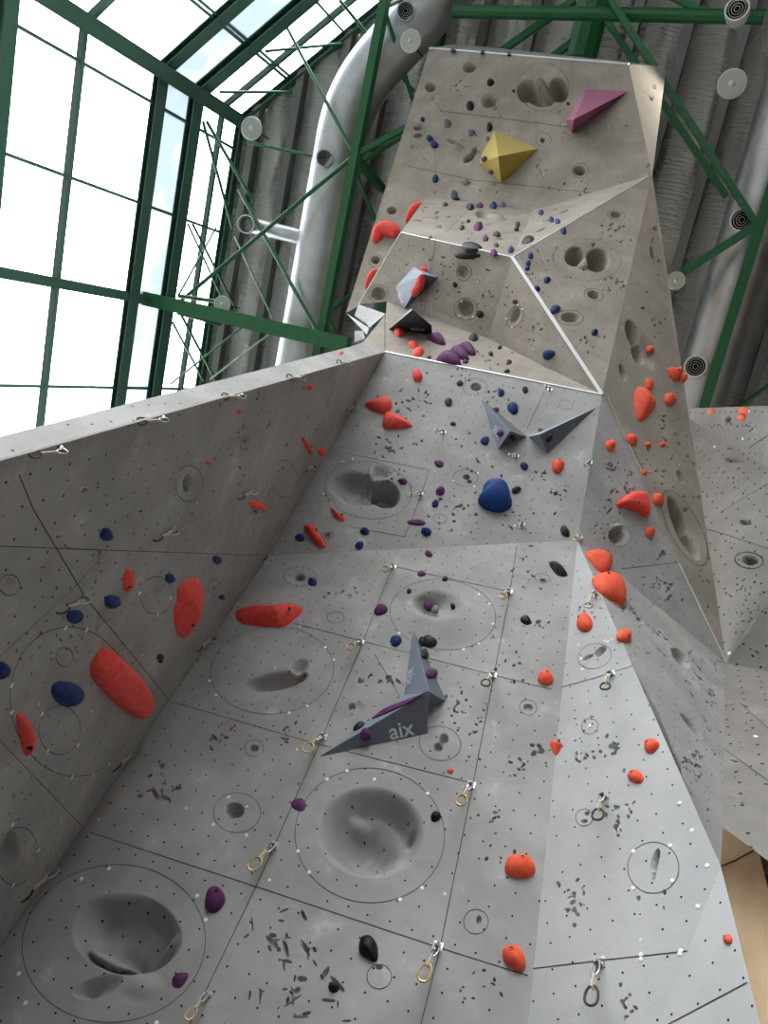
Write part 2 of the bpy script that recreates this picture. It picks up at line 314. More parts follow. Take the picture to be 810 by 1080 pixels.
def build_face(key, poly, m, parent, name='wall_face', label=None):
    f = FA[key]; f.poly = poly
    P2d = [f.to2(p) for p in poly]; pts = [Vector(p) for p in P2d]; nb = len(pts)
    A = np.array(P2d)
    def inside(q):
        x, y = q[:, 0], q[:, 1]; c = np.zeros(len(q), bool); j = nb-1
        for i in range(nb):
            xi, yi, xj, yj = A[i][0], A[i][1], A[j][0], A[j][1]
            t = ((yi > y) != (yj > y)) & (x < (xj-xi)*(y-yi)/(yj-yi+1e-12)+xi); c ^= t; j = i
        return c
    extra = []
    for cx, cy, rx, ry, rt, dep, kind, ax, ay in f.blobs:
        big = max(rx, ry); c = (cx, cy)
        if big > 9:
            st = 1.7 if big < 60 else 2.0; g = np.arange(-big, big+st, st); X, Y = np.meshgrid(g, g); X = X+(np.arange(len(g)) % 2)[:, None]*st*.5
            cs, sn = math.cos(rt), math.sin(rt); qx, qy = (X*cs+Y*sn)/rx, (-X*sn+Y*cs)/ry; k = (qx*qx+qy*qy) < .97
            px = np.stack([cx+X[k], cy+Y[k]], 1); extra.append(px); extra.append(ell(c, rx, ry, rt, int(big*3)))
            extra.append(ell(c, rx+1, ry+1, rt, int(big*2)))
        else:
            n = 8 if big < 3 else 14
            for k in ((1.25, 1, .7, .35) if big < 4 else (1.2, 1, .85, .7, .55, .35, .15)): extra.append(ell(c, rx, ry, rt, n, k, .3*k))
            extra.append(np.array([c]))
    if extra:
        px = np.concatenate(extra); q = np.array([f.to2(f.at(p)) for p in px]); q = q[inside(q)]
        key2 = np.unique(np.round(q/.0015).astype(int), axis=0, return_index=True)[1]; q = q[key2]
        pts += [Vector(p) for p in q]
    # a coarse lattice so long faces triangulate evenly
    lo, hi = A.min(0), A.max(0); g = np.stack(np.meshgrid(np.arange(lo[0], hi[0], .45), np.arange(lo[1], hi[1], .45)), -1).reshape(-1, 2)
    g = g[inside(g)]; pts += [Vector(p) for p in g]
    v2, _, fs, *_r = delaunay_2d_cdt(pts, [], [list(range(nb))], 1, 1e-5)
    q = np.array([tuple(v) for v in v2]); w = f.to3(q); h = relief(f, proj(w)); 
    edge_d = np.full(len(q), 9.)
    for i in range(nb):
        a, b = A[i], A[(i+1) % nb]; ab = b-a; t = np.clip(((q-a)@ab)/(ab@ab), 0, 1); edge_d = np.minimum(edge_d, np.linalg.norm(q-(a+t[:, None]*ab), axis=1))
    h *= np.clip(edge_d/.02, 0, 1); w = w-f.N*h[:, None]
    vs = [tuple(x) for x in w]; fl = []
    for t in fs:
        a, b, c = t[0], t[1], t[2]; nn = np.cross(w[b]-w[a], w[c]-w[a]); fl.append(tuple(t) if nn@f.N > 0 else tuple(reversed(t)))
    me = mesh(vs, fl); uv = me.uv_layers.new(name='UVMap'); li = np.empty(len(me.loops), int); me.loops.foreach_get('vertex_index', li)
    uv.data.foreach_set('uv', (q[li]).astype(np.float32).ravel())
    bent = np.abs(h) > 1e-5; me.polygons.foreach_set('use_smooth', [bool(bent[list(t)].any()) for t in fl])
    o = child(name, me, m, parent)
    if label: o['label'] = label
    # narrow joints, insert outlines and screw caps
    mb = MB()
    def strip(px, w_, closed=False):
        P = [f.at(p, .0022) for p in px]; n = len(P); L_, R_ = [], []
        for i in range(n):
            a, b = (P[i-1], P[(i+1) % n]) if closed else (P[max(i-1, 0)], P[min(i+1, n-1)])
            s_ = nz(np.cross(f.N, b-a))*w_/2; L_.append(P[i]+s_); R_.append(P[i]-s_)
        mb.add(L_+R_, [(i, (i+1) % n, n+(i+1) % n, n+i) for i in range(n if closed else n-1)])
    for pp, w_ in f.seams:
        px = []; mb = MB()
        for a, b in zip(pp[:-1], pp[1:]): k = max(2, int(math.dist(a, b)/25)); px += [(a[0]+(b[0]-a[0])*i/k, a[1]+(b[1]-a[1])*i/k) for i in range(k)]
        px.append(pp[-1]); strip(px, w_); child('panel_joint', mb.me(), SEAM, o)
    for c, rx, ry, rt, w_ in f.rings: mb = MB(); strip(ell(c, rx, ry, rt, 72 if rx > 20 else 36), w_, True); child('insert_outline', mb.me(), SEAM, o)
    for p in f.caps: mb = MB(); mb.lathe(f.at(p), f.N, [(.0115, -.003), (.0115, .003), (.005, .0045)], 12); child('screw_cap', mb.me(), CAP, o)
    f.obj = o; return o

# ------------------------------------------------------------------ carving: what is cut into each face
ring('main', (120, 995), 97, 83, -8); ring('main', (390, 881), 79, 71, 5); ring('main', (467, 648), 56, 37, 6); ring('main', (287, 707), 65, 46, -4)
ring('main', (250, 857), 25, 21, 0); ring('main', (268, 789), 10, 9); ring('main', (464, 784), 22, 18, 10); ring('main', (502, 972), 13, 13); ring('main', (400, 1030), 13, 13)
ring('main', (354, 651), 9, 6); ring('main', (316, 608), 17, 10); ring('main', (557, 746), 9, 8, 20); ring('main', (572, 610), 8, 5, 10); ring('main', (378, 853), 1, 1)
FA['main'].rings.pop()
# large crater under the big insert bottom left
blob('main', (134, 985), 60, 45, 8, .07, 'pit', (.05, .25)); blob('main', (134, 985), 58, 43, 8, .20, 'cone', (.12, .6)); blob('main', (112, 968), 24, 20, -20, .03, 'soft')
blob('main', (119, 1011), 30, 9, 24, -.17, 'dome', (.2, .1)); blob('main', (103, 1041), 28, 11, -18, .09, 'cone', (-.4, .3)); blob('main', (170, 997), 26, 9, -34, -.07, 'soft'); blob('main', (150, 1040), 26, 18, 0, -.025, 'soft'); blob('main', (128, 948), 46, 10, 0, -.02, 'soft')
# crater of the second insert
blob('main', (391, 878), 58, 49, 5, .16, 'pit', (-.05, .0)); blob('main', (386, 884), 44, 34, 10, .15, 'soft', (-.05, .15)); blob('main', (432, 878), 12, 7, -55, .05, 'soft'); blob('main', (377, 913), 9, 5, 12, .05, 'pit')
blob('main', (375, 858), 18, 12, 30, -.035, 'soft'); blob('main', (410, 905), 26, 16, -30, -.02, 'soft')
# bulging insert near the upper volume, slot insert, hole inserts
blob('main', (462, 640), 30, 18, 8, .10, 'soft', (-.35, -.2)); blob('main', (467, 655), 50, 30, 6, -.03, 'soft'); blob('main', (450, 636), 16, 10, 0, .05, 'soft')
blob('main', (291, 717), 36, 9, -9, .11, 'pit', (.2, .3)); blob('main', (315, 704), 13, 8, -35, .06, 'soft'); blob('main', (287, 722), 44, 20, -6, .03, 'soft')
blob('main', (247, 855), 11, 9, 0, .08, 'pit', (0, -.3)); blob('main', (268, 789), 5, 4, 0, .05, 'pit'); blob('main', (468, 779), 5, 6, 20, .06, 'pit'); blob('main', (462, 788), 5, 5, 0, .05, 'pit')
blob('main', (316, 608), 5.5, 4, 0, .09, 'pit'); blob('main', (316, 608), 15, 9, 0, .015, 'soft'); blob('main', (400, 1020), 4, 3, 0, .04, 'pit'); blob('main', (505, 970), 3, 5, 10, .03, 'pit')
blob('main', (371, 745), 4, 4, 0, .04, 'pit'); blob('main', (378, 746), 8, 7, 0, .012, 'soft'); blob('main', (168, 808), 9, 8, 0, .02, 'soft'); blob('main', (170, 806), 3, 2, 0, .03, 'pit'); blob('main', (557, 746), 6, 4, 10, .03, 'pit'); blob('main', (573, 612), 4, 2, 10, .03, 'pit')
cap('main', (86, 927), (115, 916), (208, 945), (217, 970), (20, 1027), (27, 1058), (165, 1079), (345, 822), (366, 813), (395, 822), (451, 837), (314, 898), (326, 920), (422, 949), (445, 937), (352, 696), (343, 683), (324, 745), (305, 752), (228, 733), (221, 718), (241, 841), (225, 870), (260, 881), (505, 627), (516, 637), (520, 658), (489, 685), (505, 679), (421, 668), (316, 661))
# overhang
ring('overhang', (388, 517), 46, 30, 8); ring('overhang', (491, 504), 13, 9, 0); ring('overhang', (501, 408), 13, 9, 0); ring('overhang', (597, 427), 7, 5); ring('overhang', (345, 565), 6, 4); ring('overhang', (464, 547), 7, 5)
blob('overhang', (375, 515), 30, 18, 10, .12, 'pit', (.2, .2)); blob('overhang', (405, 520), 19, 15, 35, .30, 'pit', (-.5, .1)); blob('overhang', (390, 503), 4, 14, 12, -.06, 'soft'); blob('overhang', (400, 500), 14, 10, 0, .05, 'soft'); blob('overhang', (388, 520), 42, 27, 8, .03, 'soft')
blob('overhang', (502, 408), 6.5, 4.5, 0, .08, 'pit'); blob('overhang', (492, 503), 4, 3, 0, .06, 'pit'); blob('overhang', (495, 508), 3, 2, 0, .05, 'pit'); blob('overhang', (345, 565), 4, 3, 0, .03, 'pit')
cap('overhang', (372, 484), (361, 487), (341, 521), (349, 531), (478, 507), (500, 513), (504, 499))
# side wall
ring('side', (76, 740), 65, 79, -8); ring('side', (63, 770), 22, 26); ring('side', (165, 628), 17, 20); ring('side', (226, 619), 6, 8); ring('side', (10, 617), 11, 11); ring('side', (199, 510), 15, 19); ring('side', (18, 903), 21, 31, 10); ring('side', (258, 467), 5, 7); ring('side', (68, 693), 9, 10); ring('side', (300, 505), 14, 20, -10)
blob('side', (199, 510), 5, 10, 5, .07, 'pit', (0, -.2)); blob('side', (199, 511), 12, 16, 0, .015, 'soft'); blob('side', (11, 616), 6, 7, 0, .03, 'cone'); blob('side', (10, 898), 9, 22, 10, .08, 'pit', (.2, -.2)); blob('side', (22, 905), 12, 18, 20, -.03, 'soft')
blob('side', (165, 628), 9, 7, 20, .02, 'cone'); blob('side', (226, 620), 3, 3, 0, .02, 'pit'); blob('side', (258, 465), 2.5, 3, 0, .03, 'pit')
cap('side', (12, 723), (12, 751), (69, 662), (91, 664), (76, 819), (98, 817), (115, 806), (44, 753), (82, 786), (50, 792), (13, 870), (40, 897), (14, 933), (147, 626), (180, 631), (166, 648))
# niche, head and strip
for c, rx, ry, d in (((399, 310), 8, 8, .12), ((488, 287), 6, 7, .08), ((491, 325), 9, 10, .13)): blob('niche', c, rx, ry, 0, d, 'pit', (0, -.2))
ring('niche', (399, 310), 10, 10, w=.006); ring('niche', (489, 287), 8, 9, w=.006); ring('niche', (491, 326), 12, 12, w=.006)
cap('niche', (484, 333), (487, 318), (499, 334), (504, 297))
for c, rx, ry, rt, d in (((454, 92), 5.5, 5.5, -30, .14), ((495, 71), 7, 6, 0, .16), ((516, 107), 8, 7, 0, .12), ((441, 135), 5, 2.6, 0, .08), ((441, 142.5), 5, 2.6, 0, .08), ((494, 167), 7, 4, -35, .14), ((500, 160), 3, 6, 20, .08), ((572, 148), 2.6, 3, 0, .16), ((611, 180), 6.5, 5.5, 15, .16), ((413, 222), 5.5, 4, 10, .13), ((396, 274), 5, 4.5, 0, .12)): blob('head', c, rx, ry, rt, d*1.7, 'pit', (0, -.25))
blob('head', (480, 151), 13, 2.2, 28, .07, 'pit'); blob('head', (482, 156), 8, 3, 25, -.05, 'soft'); blob('head', (516, 108), 1.5, 6.5, 0, -.06, 'soft')
blob('head', (556, 96), 11, 13, 20, .42, 'pit', (.1, -.3)); blob('head', (589, 95), 10, 14, -16, .42, 'pit', (-.1, -.3)); blob('head', (572, 106), 14, 7, 0, .4, 'pit', (0, -.2)); blob('head', (572, 99), 7, 10, 0, -.3, 'dome')
ring('head', (573, 92), 27, 25, w=.006); ring('head', (517, 107), 9.5, 8.5, w=.006); ring('head', (573, 147), 8, 7.5, w=.006); ring('head', (612, 180), 8.5, 8, w=.006); ring('head', (441, 138.5), 7, 7.5, w=.006); ring('head', (396, 275), 7, 7, w=.006)
for c, rx, ry, rt, d in (((508, 226), 6.5, 4.5, 0, .09), ((531, 228), 12, 3, 22, .06)): blob('shelf', c, rx, ry, rt, d, 'pit')
blob('shelf', (524, 230), 11, 4, 10, -.05, 'soft')
for c, rx, ry, rt in (((595, 223), 6, 1, -20), ((571, 242), 6.5, 1, -25)): blob('band', c, rx, ry, rt, .04, 'pit')
# wing
blob('wing', (606, 270), 11, 10, -30, .28, 'pit', (.2, .1)); blob('wing', (630, 274), 13, 13, -10, .3, 'pit', (-.1, .1)); blob('wing', (617, 277), 8, 6, -40, -.06, 'dome'); blob('wing', (619, 273), 30, 18, -4, .03, 'soft')
for c, rx, ry, rt, d in (((626, 311), 7, 4.5, 12, .1), ((601, 335), 10, 5.5, 4, .1), ((650, 227), 6.5, 3.8, 8, .07)): blob('wing', c, rx, ry, rt, d, 'pit', (0, -.3)); ring('wing', c, rx*1.45, ry*1.45, rt, w=.006)
ring('wing', (619, 274), 36, 22, 4)
# gusset
blob('gusset', (543, 333), 4, 10, 25, .06, 'pit'); blob('gusset', (543, 333), 8, 12, 25, .02, 'soft'); ring('gusset', (543, 334), 8, 12, 25, w=.006); cap('gusset', (546, 322), (534, 336), (540, 345), (551, 326))
# prow, cheek, toe
ring('prow', (627, 692), 18, 13, -14); ring('prow', (689, 915), 27, 27); ring('prow', (622, 766), 9, 8, -20); ring('prow', (616, 862), 9, 9)
blob('prow', (633, 687), 8, 4, -35, .07, 'pit'); blob('prow', (620, 693), 7, 2, -25, .04, 'pit'); blob('prow', (691, 907), 4, 13, 16, .08, 'pit', (0, -.3)); blob('prow', (690, 922), 2, 9, 12, .03, 'pit'); blob('prow', (619, 858), 3, 2.4, -20, .04, 'pit'); blob('prow', (616, 866), 4, 2.2, 0, .04, 'pit')
cap('prow', (613, 695), (614, 706), (638, 676), (641, 677), (668, 898), (707, 892), (668, 937), (709, 929), (622, 766), (717, 847), (730, 876), (746, 913), (736, 956), (636, 1011), (676, 1007), (718, 1003), (676, 1012), (717, 1006))
blob('cheek', (718, 694), 14, 6, 48, .09, 'pit', (0, -.3)); blob('cheek', (730, 766), 19, 3, 48, .06, 'pit'); blob('cheek', (675, 654), 5, 2, 40, .03, 'pit')
# flank and skirt
blob('flank', (667, 352), 7, 16, -18, .16, 'pit'); blob('flank', (673, 372), 7, 14, -18, .22, 'pit'); blob('flank', (681, 372), 8, 22, -22, .05, 'soft'); blob('flank', (657, 393), 3.5, 10, -18, .08, 'pit'); blob('flank', (689, 268), 3, 9, -16, .1, 'pit')
blob('flank', (716, 545), 6, 25, -26, .22, 'pit', (.2, 0)); blob('flank', (726, 570), 6, 24, -30, .16, 'pit'); blob('flank', (722, 556), 16, 42, -27, .05, 'soft'); ring('flank', (722, 557), 16, 44, -27, w=.006); blob('flank', (718, 503), 3.5, 9, -25, .05, 'soft')
ring('skirt', (652, 565), 14, 12, 0); blob('skirt', (650, 566), 9, 8, 10, .13, 'pit', (0, -.3)); blob('skirt', (650, 556), 8, 4, 0, -.05, 'soft')
# far wall
blob('far_mid', (775, 485), 12, 3.4, 5, .05, 'pit'); blob('far_mid', (770, 473), 4, 1.2, 5, .03, 'pit'); blob('far_mid', (791, 591), 9, 5.5, 8, .1, 'pit'); ring('far_mid', (790, 591), 15, 8.5, 8, w=.012); blob('far_mid', (786, 551), 7, 3.2, 8, .06, 'pit'); blob('far_top', (768, 443), 3.5, 4, 30, .05, 'pit')
# joints between the panels
seam('main', (95, 878), (270, 935), (465, 1000), (557, 1029)); seam('main', (181, 740), (325, 782), (499, 826)); seam('main', (305, 656), (409, 683), (521, 712)); seam('main', (414, 597), (538, 624))
seam('main', (200, 1080), (270, 935), (330, 800), (380, 684), (414, 597)); seam('main', (444, 1080), (464, 1000), (499, 826), (521, 712), (538, 624), (545, 576)); seam('main', (521, 712), (582, 727), w=.005); seam('main', (395, 690), (422, 735), w=.004)
seam('side', (0, 576), (110, 580), (280, 586), w=.003); seam('side', (20, 500), (35, 537), (90, 630), (179, 739)); seam('side', (112, 582), (78, 620), (-6, 698), w=.003); seam('side', (-6, 775), (93, 878), w=.003)
seam('overhang', (574, 413), (556, 452)); seam('overhang', (366, 478), (453, 496), (444, 522), (434, 524), (433, 510)); seam('overhang', (443, 526), (427, 566)); seam('overhang', (372, 556), (427, 566), w=.005)
seam('prow', (583, 727), (630, 714), (667, 702)); seam('prow', (557, 1022), (640, 1012), (725, 1003))
seam('skirt', (655, 600), (715, 593)); seam('toe', (705, 1080), (788, 1036), w=.005); seam('flank', (683, 503), (676, 490), (640, 420), w=.006)
seam('far_mid', (735, 555), (760, 562), (830, 585), w=.006); seam('far_mid', (760, 540), (830, 498), w=.008); seam('far_low', (764, 745), (780, 741), (840, 795), w=.006); seam('far_low', (764, 790), (840, 845), w=.006); seam('far_top', (790, 472), (840, 440), w=.01)
seam('head', (465, 117), (530, 125), (600, 134), w=.01); seam('head', (640, 60), (530, 125), w=.004); seam('head', (430, 175), (500, 190), (640, 205), w=.008); seam('head', (458, 150), (460, 186), w=.006)
FA['head'].seams.pop(1)
seam('niche', (447, 330), (460, 250), w=.006); seam('ledge', (406, 331), (406, 369), w=.008); seam('shelf', (470, 245), (500, 215), w=.006)
# small weathered pits
def pits(f, c, sx, sy, n, size=1.6, asp=1.6, depth=.035, rt=None):
    for _ in range(n):
        x, y = c[0]+random.gauss(0, sx), c[1]+random.gauss(0, sy); r = size*random.uniform(.6, 1.3)
        blob(f, (x, y), r*random.uniform(1, asp), r/random.uniform(1, asp), random.uniform(0, 180) if rt is None else random.gauss(rt, 18), depth*random.uniform(.7, 1.3), 'pit')
for a in ((('main'), (290, 990), 22, 20, 20, 3.4, 3.2), ('main', (320, 1045), 36, 18, 20, 3.4, 3.4), ('main', (175, 830), 14, 9, 14, 2.4, 2.4), ('main', (235, 775), 12, 9, 10, 2, 2), ('main', (400, 718), 18, 3, 16, 2, 1.8), ('main', (480, 745), 5, 12, 14, 1.8, 1.6), ('main', (500, 760), 8, 16, 10, 1.6, 1.6), ('main', (565, 790), 6, 8, 8, 2.2), ('main', (545, 810), 6, 6, 8, 1.8), ('main', (540, 690), 10, 16, 10, 1.6), ('main', (568, 656), 5, 4, 8, 1.6), ('main', (560, 600), 8, 14, 10, 1.5), ('main', (355, 625), 16, 4, 10, 1.5, 2), ('main', (300, 770), 14, 6, 10, 1.6, 2), ('main', (520, 860), 8, 14, 8, 1.7), ('main', (510, 1040), 12, 10, 10, 2), ('main', (525, 900), 10, 10, 6, 2),
          ('prow', (620, 775), 14, 12, 10, 1.7), ('prow', (648, 795), 8, 10, 12, 2), ('prow', (616, 800), 7, 5, 8, 2), ('prow', (606, 950), 8, 10, 18, 2.4), ('prow', (648, 870), 5, 10, 14, 2.2), ('prow', (660, 850), 5, 5, 6, 1.6), ('prow', (657, 1060), 6, 12, 12, 2.4), ('prow', (620, 645), 8, 6, 10, 1.4), ('prow', (690, 960), 14, 9, 4, 2),
          ('overhang', (440, 430), 12, 14, 20, 1.5, 2), ('overhang', (410, 470), 14, 9, 18, 1.5, 2), ('overhang', (480, 540), 26, 9, 24, 1.5, 2), ('overhang', (585, 520), 9, 4, 9, 1.5, 1.6), ('overhang', (545, 545), 16, 9, 12, 1.3), ('overhang', (520, 415), 12, 6, 10, 1.3), ('overhang', (480, 395), 12, 4, 9, 1.2), ('overhang', (415, 500), 8, 6, 8, 1.2), ('overhang', (500, 480), 12, 14, 14, 1.2), ('overhang', (570, 500), 9, 3, 8, 1.3),
          ('cheek', (710, 690), 20, 20, 26, 1.3), ('cheek', (732, 805), 6, 10, 24, 1.5), ('cheek', (747, 735), 5, 6, 9, 1.5), ('cheek', (755, 697), 5, 5, 10, 1.3), ('cheek', (657, 645), 9, 8, 14, 1.3), ('cheek', (740, 780), 14, 40, 30, 1.1), ('cheek', (690, 655), 14, 14, 12, 1.2),
          ('flank', (700, 450), 12, 20, 18, 1.4, 2), ('flank', (725, 500), 10, 24, 16, 1.4, 2), ('flank', (690, 500), 10, 14, 10, 1.3), ('flank', (745, 600), 9, 30, 14, 1.2, 2), ('flank', (690, 320), 8, 22, 12, 1.4, 2), ('flank', (690, 240), 4, 16, 8, 1.2, 2), ('skirt', (645, 490), 4, 4, 12, 1.6), ('skirt', (660, 510), 3, 9, 14, 1.5), ('skirt', (645, 525), 4, 10, 14, 1.4), ('skirt', (700, 617), 9, 3, 14, 1.5), ('skirt', (710, 627), 6, 4, 6, 1.6), ('skirt', (698, 583), 3, 4, 5, 1.8), ('skirt', (632, 550), 9, 14, 12, 1),
          ('wing', (645, 245), 12, 8, 18, 1.2), ('wing', (650, 297), 6, 4, 14, 1.2), ('wing', (570, 275), 8, 9, 12, 1), ('wing', (620, 360), 12, 5, 9, 1.3), ('wing', (600, 290), 26, 14, 14, .9), ('wing', (600, 372), 12, 6, 12, .9), ('wing', (560, 290), 4, 3, 6, 1.1), ('gusset', (560, 352), 10, 8, 14, 1, 2), ('gusset', (570, 395), 14, 6, 12, .9), ('gusset', (535, 310), 6, 10, 9, .9),
          ('niche', (470, 275), 14, 10, 14, 1.2), ('niche', (510, 310), 6, 14, 14, 1.1, 2), ('niche', (450, 315), 14, 6, 10, 1.2), ('niche', (430, 270), 10, 8, 10, 1), ('head', (520, 150), 40, 30, 20, 1.2), ('head', (485, 92), 7, 5, 14, 1.1), ('head', (620, 150), 26, 20, 12, 1.2), ('head', (560, 195), 40, 6, 14, 1.1), ('shelf', (460, 228), 14, 9, 16, 1.1, 2.2), ('shelf', (520, 245), 22, 9, 16, 1, 2), ('ledge', (500, 378), 30, 6, 22, 1.1, 1.8), ('ledge', (430, 345), 10, 6, 8, .9), ('band', (590, 228), 20, 5, 10, 1),
          ('fin', (686, 100), 5, 12, 5, 1.2, 3), ('far_mid', (790, 640), 8, 14, 16, 1.2), ('far_mid', (775, 620), 14, 30, 26, .9), ('far_low', (785, 790), 14, 40, 30, 1), ('far_dark', (800, 690), 8, 6, 12, 1.1), ('far_top', (770, 450), 22, 8, 14, 1), ('far_mid', (770, 520), 20, 20, 18, .9),
          ('side', (80, 610), 40, 40, 16, 1.6), ('side', (240, 470), 50, 40, 30, 1.4), ('side', (60, 680), 20, 14, 10, 1.8), ('side', (330, 430), 20, 24, 20, 1.2), ('side', (270, 420), 40, 16, 16, 1.1), ('side', (90, 520), 50, 20, 18, 1.4), ('side', (280, 520), 14, 10, 14, 1.2), ('side', (30, 840), 14, 24, 6, 1.8)):
    pits(*a)
# ------------------------------------------------------------------ build the two climbing walls
CW = empty('climbing_wall', (-1.0, 3.0, FLOOR), 'tall overhanging cement-grey artificial climbing wall with a jutting tower head', 'climbing wall')
FW = empty('climbing_wall', (1.6, 2.2, FLOOR), 'second grey climbing wall partly hidden behind the flank of the tall one', 'climbing wall')
dn = lambda a, b: down(a, b)
bl_f, L0_f = dn(Q1, bl), dn(P1, L0); LTa_f = dn(LTb, LTa); Q2_f = dn(Q2, Q2b); V1_f = dn(K, V1c); V3_f = dn(K, V3c)
build_face('main', [bl_f, Q1, Q2, Q2_f], WG, CW); build_face('overhang', [Q1, P1, P2, Q2], WG, CW); build_face('side', [L0_f, P1, Q1, bl_f], WG, CW)
build_face('edge', [L0_f, P1, LTc, LTb, LTa_f], WG, CW); build_face('ledge', [P1, P2, Np, Mp, hit((407, 331), P1, NLD), J1], WT, CW); build_face('niche', [S, G, P3, Np, Mp], WT, CW)
build_face('shelf', [G, Hh, Ii, P3], WT, CW); build_face('band', [Ii, P4, P3], WT, CW); build_face('head', [OL, TL, TR, P4, Ii, Hh, G2, S2], WT, CW)
build_face('wing', [P3, P4, P2], WT, CW); build_face('gusset', [P3, P2, Np], WT, CW); build_face('flank', [P4, Vv, P2], WT, CW); build_face('skirt', [P2, Vv, Q2], WG, CW)
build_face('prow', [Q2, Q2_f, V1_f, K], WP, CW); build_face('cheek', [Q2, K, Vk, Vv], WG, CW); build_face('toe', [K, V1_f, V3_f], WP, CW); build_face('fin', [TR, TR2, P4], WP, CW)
W = lambda fn, *pts: [fn(p) for p in pts]
PLb = FA['ply'].at
low_edge = [w4((762, 872)), w4((797, 898)), w4((840, 931))]
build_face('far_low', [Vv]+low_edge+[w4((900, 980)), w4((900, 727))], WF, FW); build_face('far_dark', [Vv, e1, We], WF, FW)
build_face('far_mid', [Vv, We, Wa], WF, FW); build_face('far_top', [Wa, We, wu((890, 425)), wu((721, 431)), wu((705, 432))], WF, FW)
pb = [PLb(p) for p in ((745, 862), (797, 886), (812, 945), (840, 985))]
pl = build_face('ply', pb+[dn(PLb((840, 985)), PLb((850, 1100))), dn(PLb((745, 862)), PLb((744, 1000)))], PLY, FW, 'plywood_sheet', 'bare tan plywood')
mbp = MB(); q = [PLb((750, 918)), PLb((775, 908)), PLb((797, 896))]
for a, b in zip(q[:-1], q[1:]): mbp.bar(a+NPLY*.002, b+NPLY*.002, .005, .004, NPLY)
child('sheet_joint', mbp.me(), SEAM, pl)
# returns, backs and cappings
def plate(name, pts, m, parent, uvs=True):
    me = mesh(pts, [tuple(range(len(pts)))]); uv = me.uv_layers.new(name='UVMap')
    P = np.array(pts); n = nz(np.cross(P[1]-P[0], P[2]-P[0])); u = nz(P[1]-P[0]); v = np.cross(n, u)
    for l in me.loops: d = P[l.vertex_index]-P[0]; uv.data[l.index].uv = (d@u, d@v)
    return child(name, me, m, parent)
plate('wall_return', [Hh, G, G2], WT, CW); plate('wall_return', [G, S, S2, G2], WT, CW)
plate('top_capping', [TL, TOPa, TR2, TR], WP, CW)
kq = np.linalg.norm(S)/10.7; c1, c2 = ray((407, 331))*9.9*kq, ray((390, 352))*9.6*kq
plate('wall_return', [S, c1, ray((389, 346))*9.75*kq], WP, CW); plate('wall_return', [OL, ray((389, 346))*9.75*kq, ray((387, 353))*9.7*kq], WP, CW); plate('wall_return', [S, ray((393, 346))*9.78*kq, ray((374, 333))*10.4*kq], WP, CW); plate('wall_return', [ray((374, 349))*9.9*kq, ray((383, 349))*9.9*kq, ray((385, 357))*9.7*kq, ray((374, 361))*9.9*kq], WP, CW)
bk = np.array((.02, 1.6, 0)); plate('wall_return', [K, Vk, Vk+bk, K+bk], WG, CW); plate('wall_return', [K, V3_f, V3_f+bk, K+bk], WG, CW)
ex = np.array((2.4, -.5, .0)); fr = [wu((890, 425)), We, e1, w4((900, 980))]
for a, b in zip(fr[:-1], fr[1:]): plate('wall_face', [a, b, b+ex, a+ex], WF, FW)
def trim(a, b, w=.035, d=.02, nrm=(0, -1, -.5), m=TRIM):
    mb = MB(); mb.bar(a, b, w, d, nrm); child('edge_trim', mb.me(), m, CW)
mid = lambda A, B: nz(FA[A].N+FA[B].N)
trim(P1, P2, .022, .012, mid('ledge', 'overhang')); trim(P3, P2, .036, .016, mid('wing', 'gusset')); trim(P3, P4, .012, .008, mid('wing', 'band')); trim(G, P3, .01, .006, mid('niche', 'shelf')); trim(L0_f, P1, .008, .006, mid('side', 'edge')); trim(G, S, .014, .008, FA['niche'].N)
trim(TL, TR, .03, .03, FA['head'].N); trim(hit((716, 595), P2, FA['flank'].N), Vv, .02, .012, FA['flank'].N)
trim(hit((641, 420), P2, FA['flank'].N), hit((679, 502), P2, FA['flank'].N), .008, .005, FA['flank'].N)

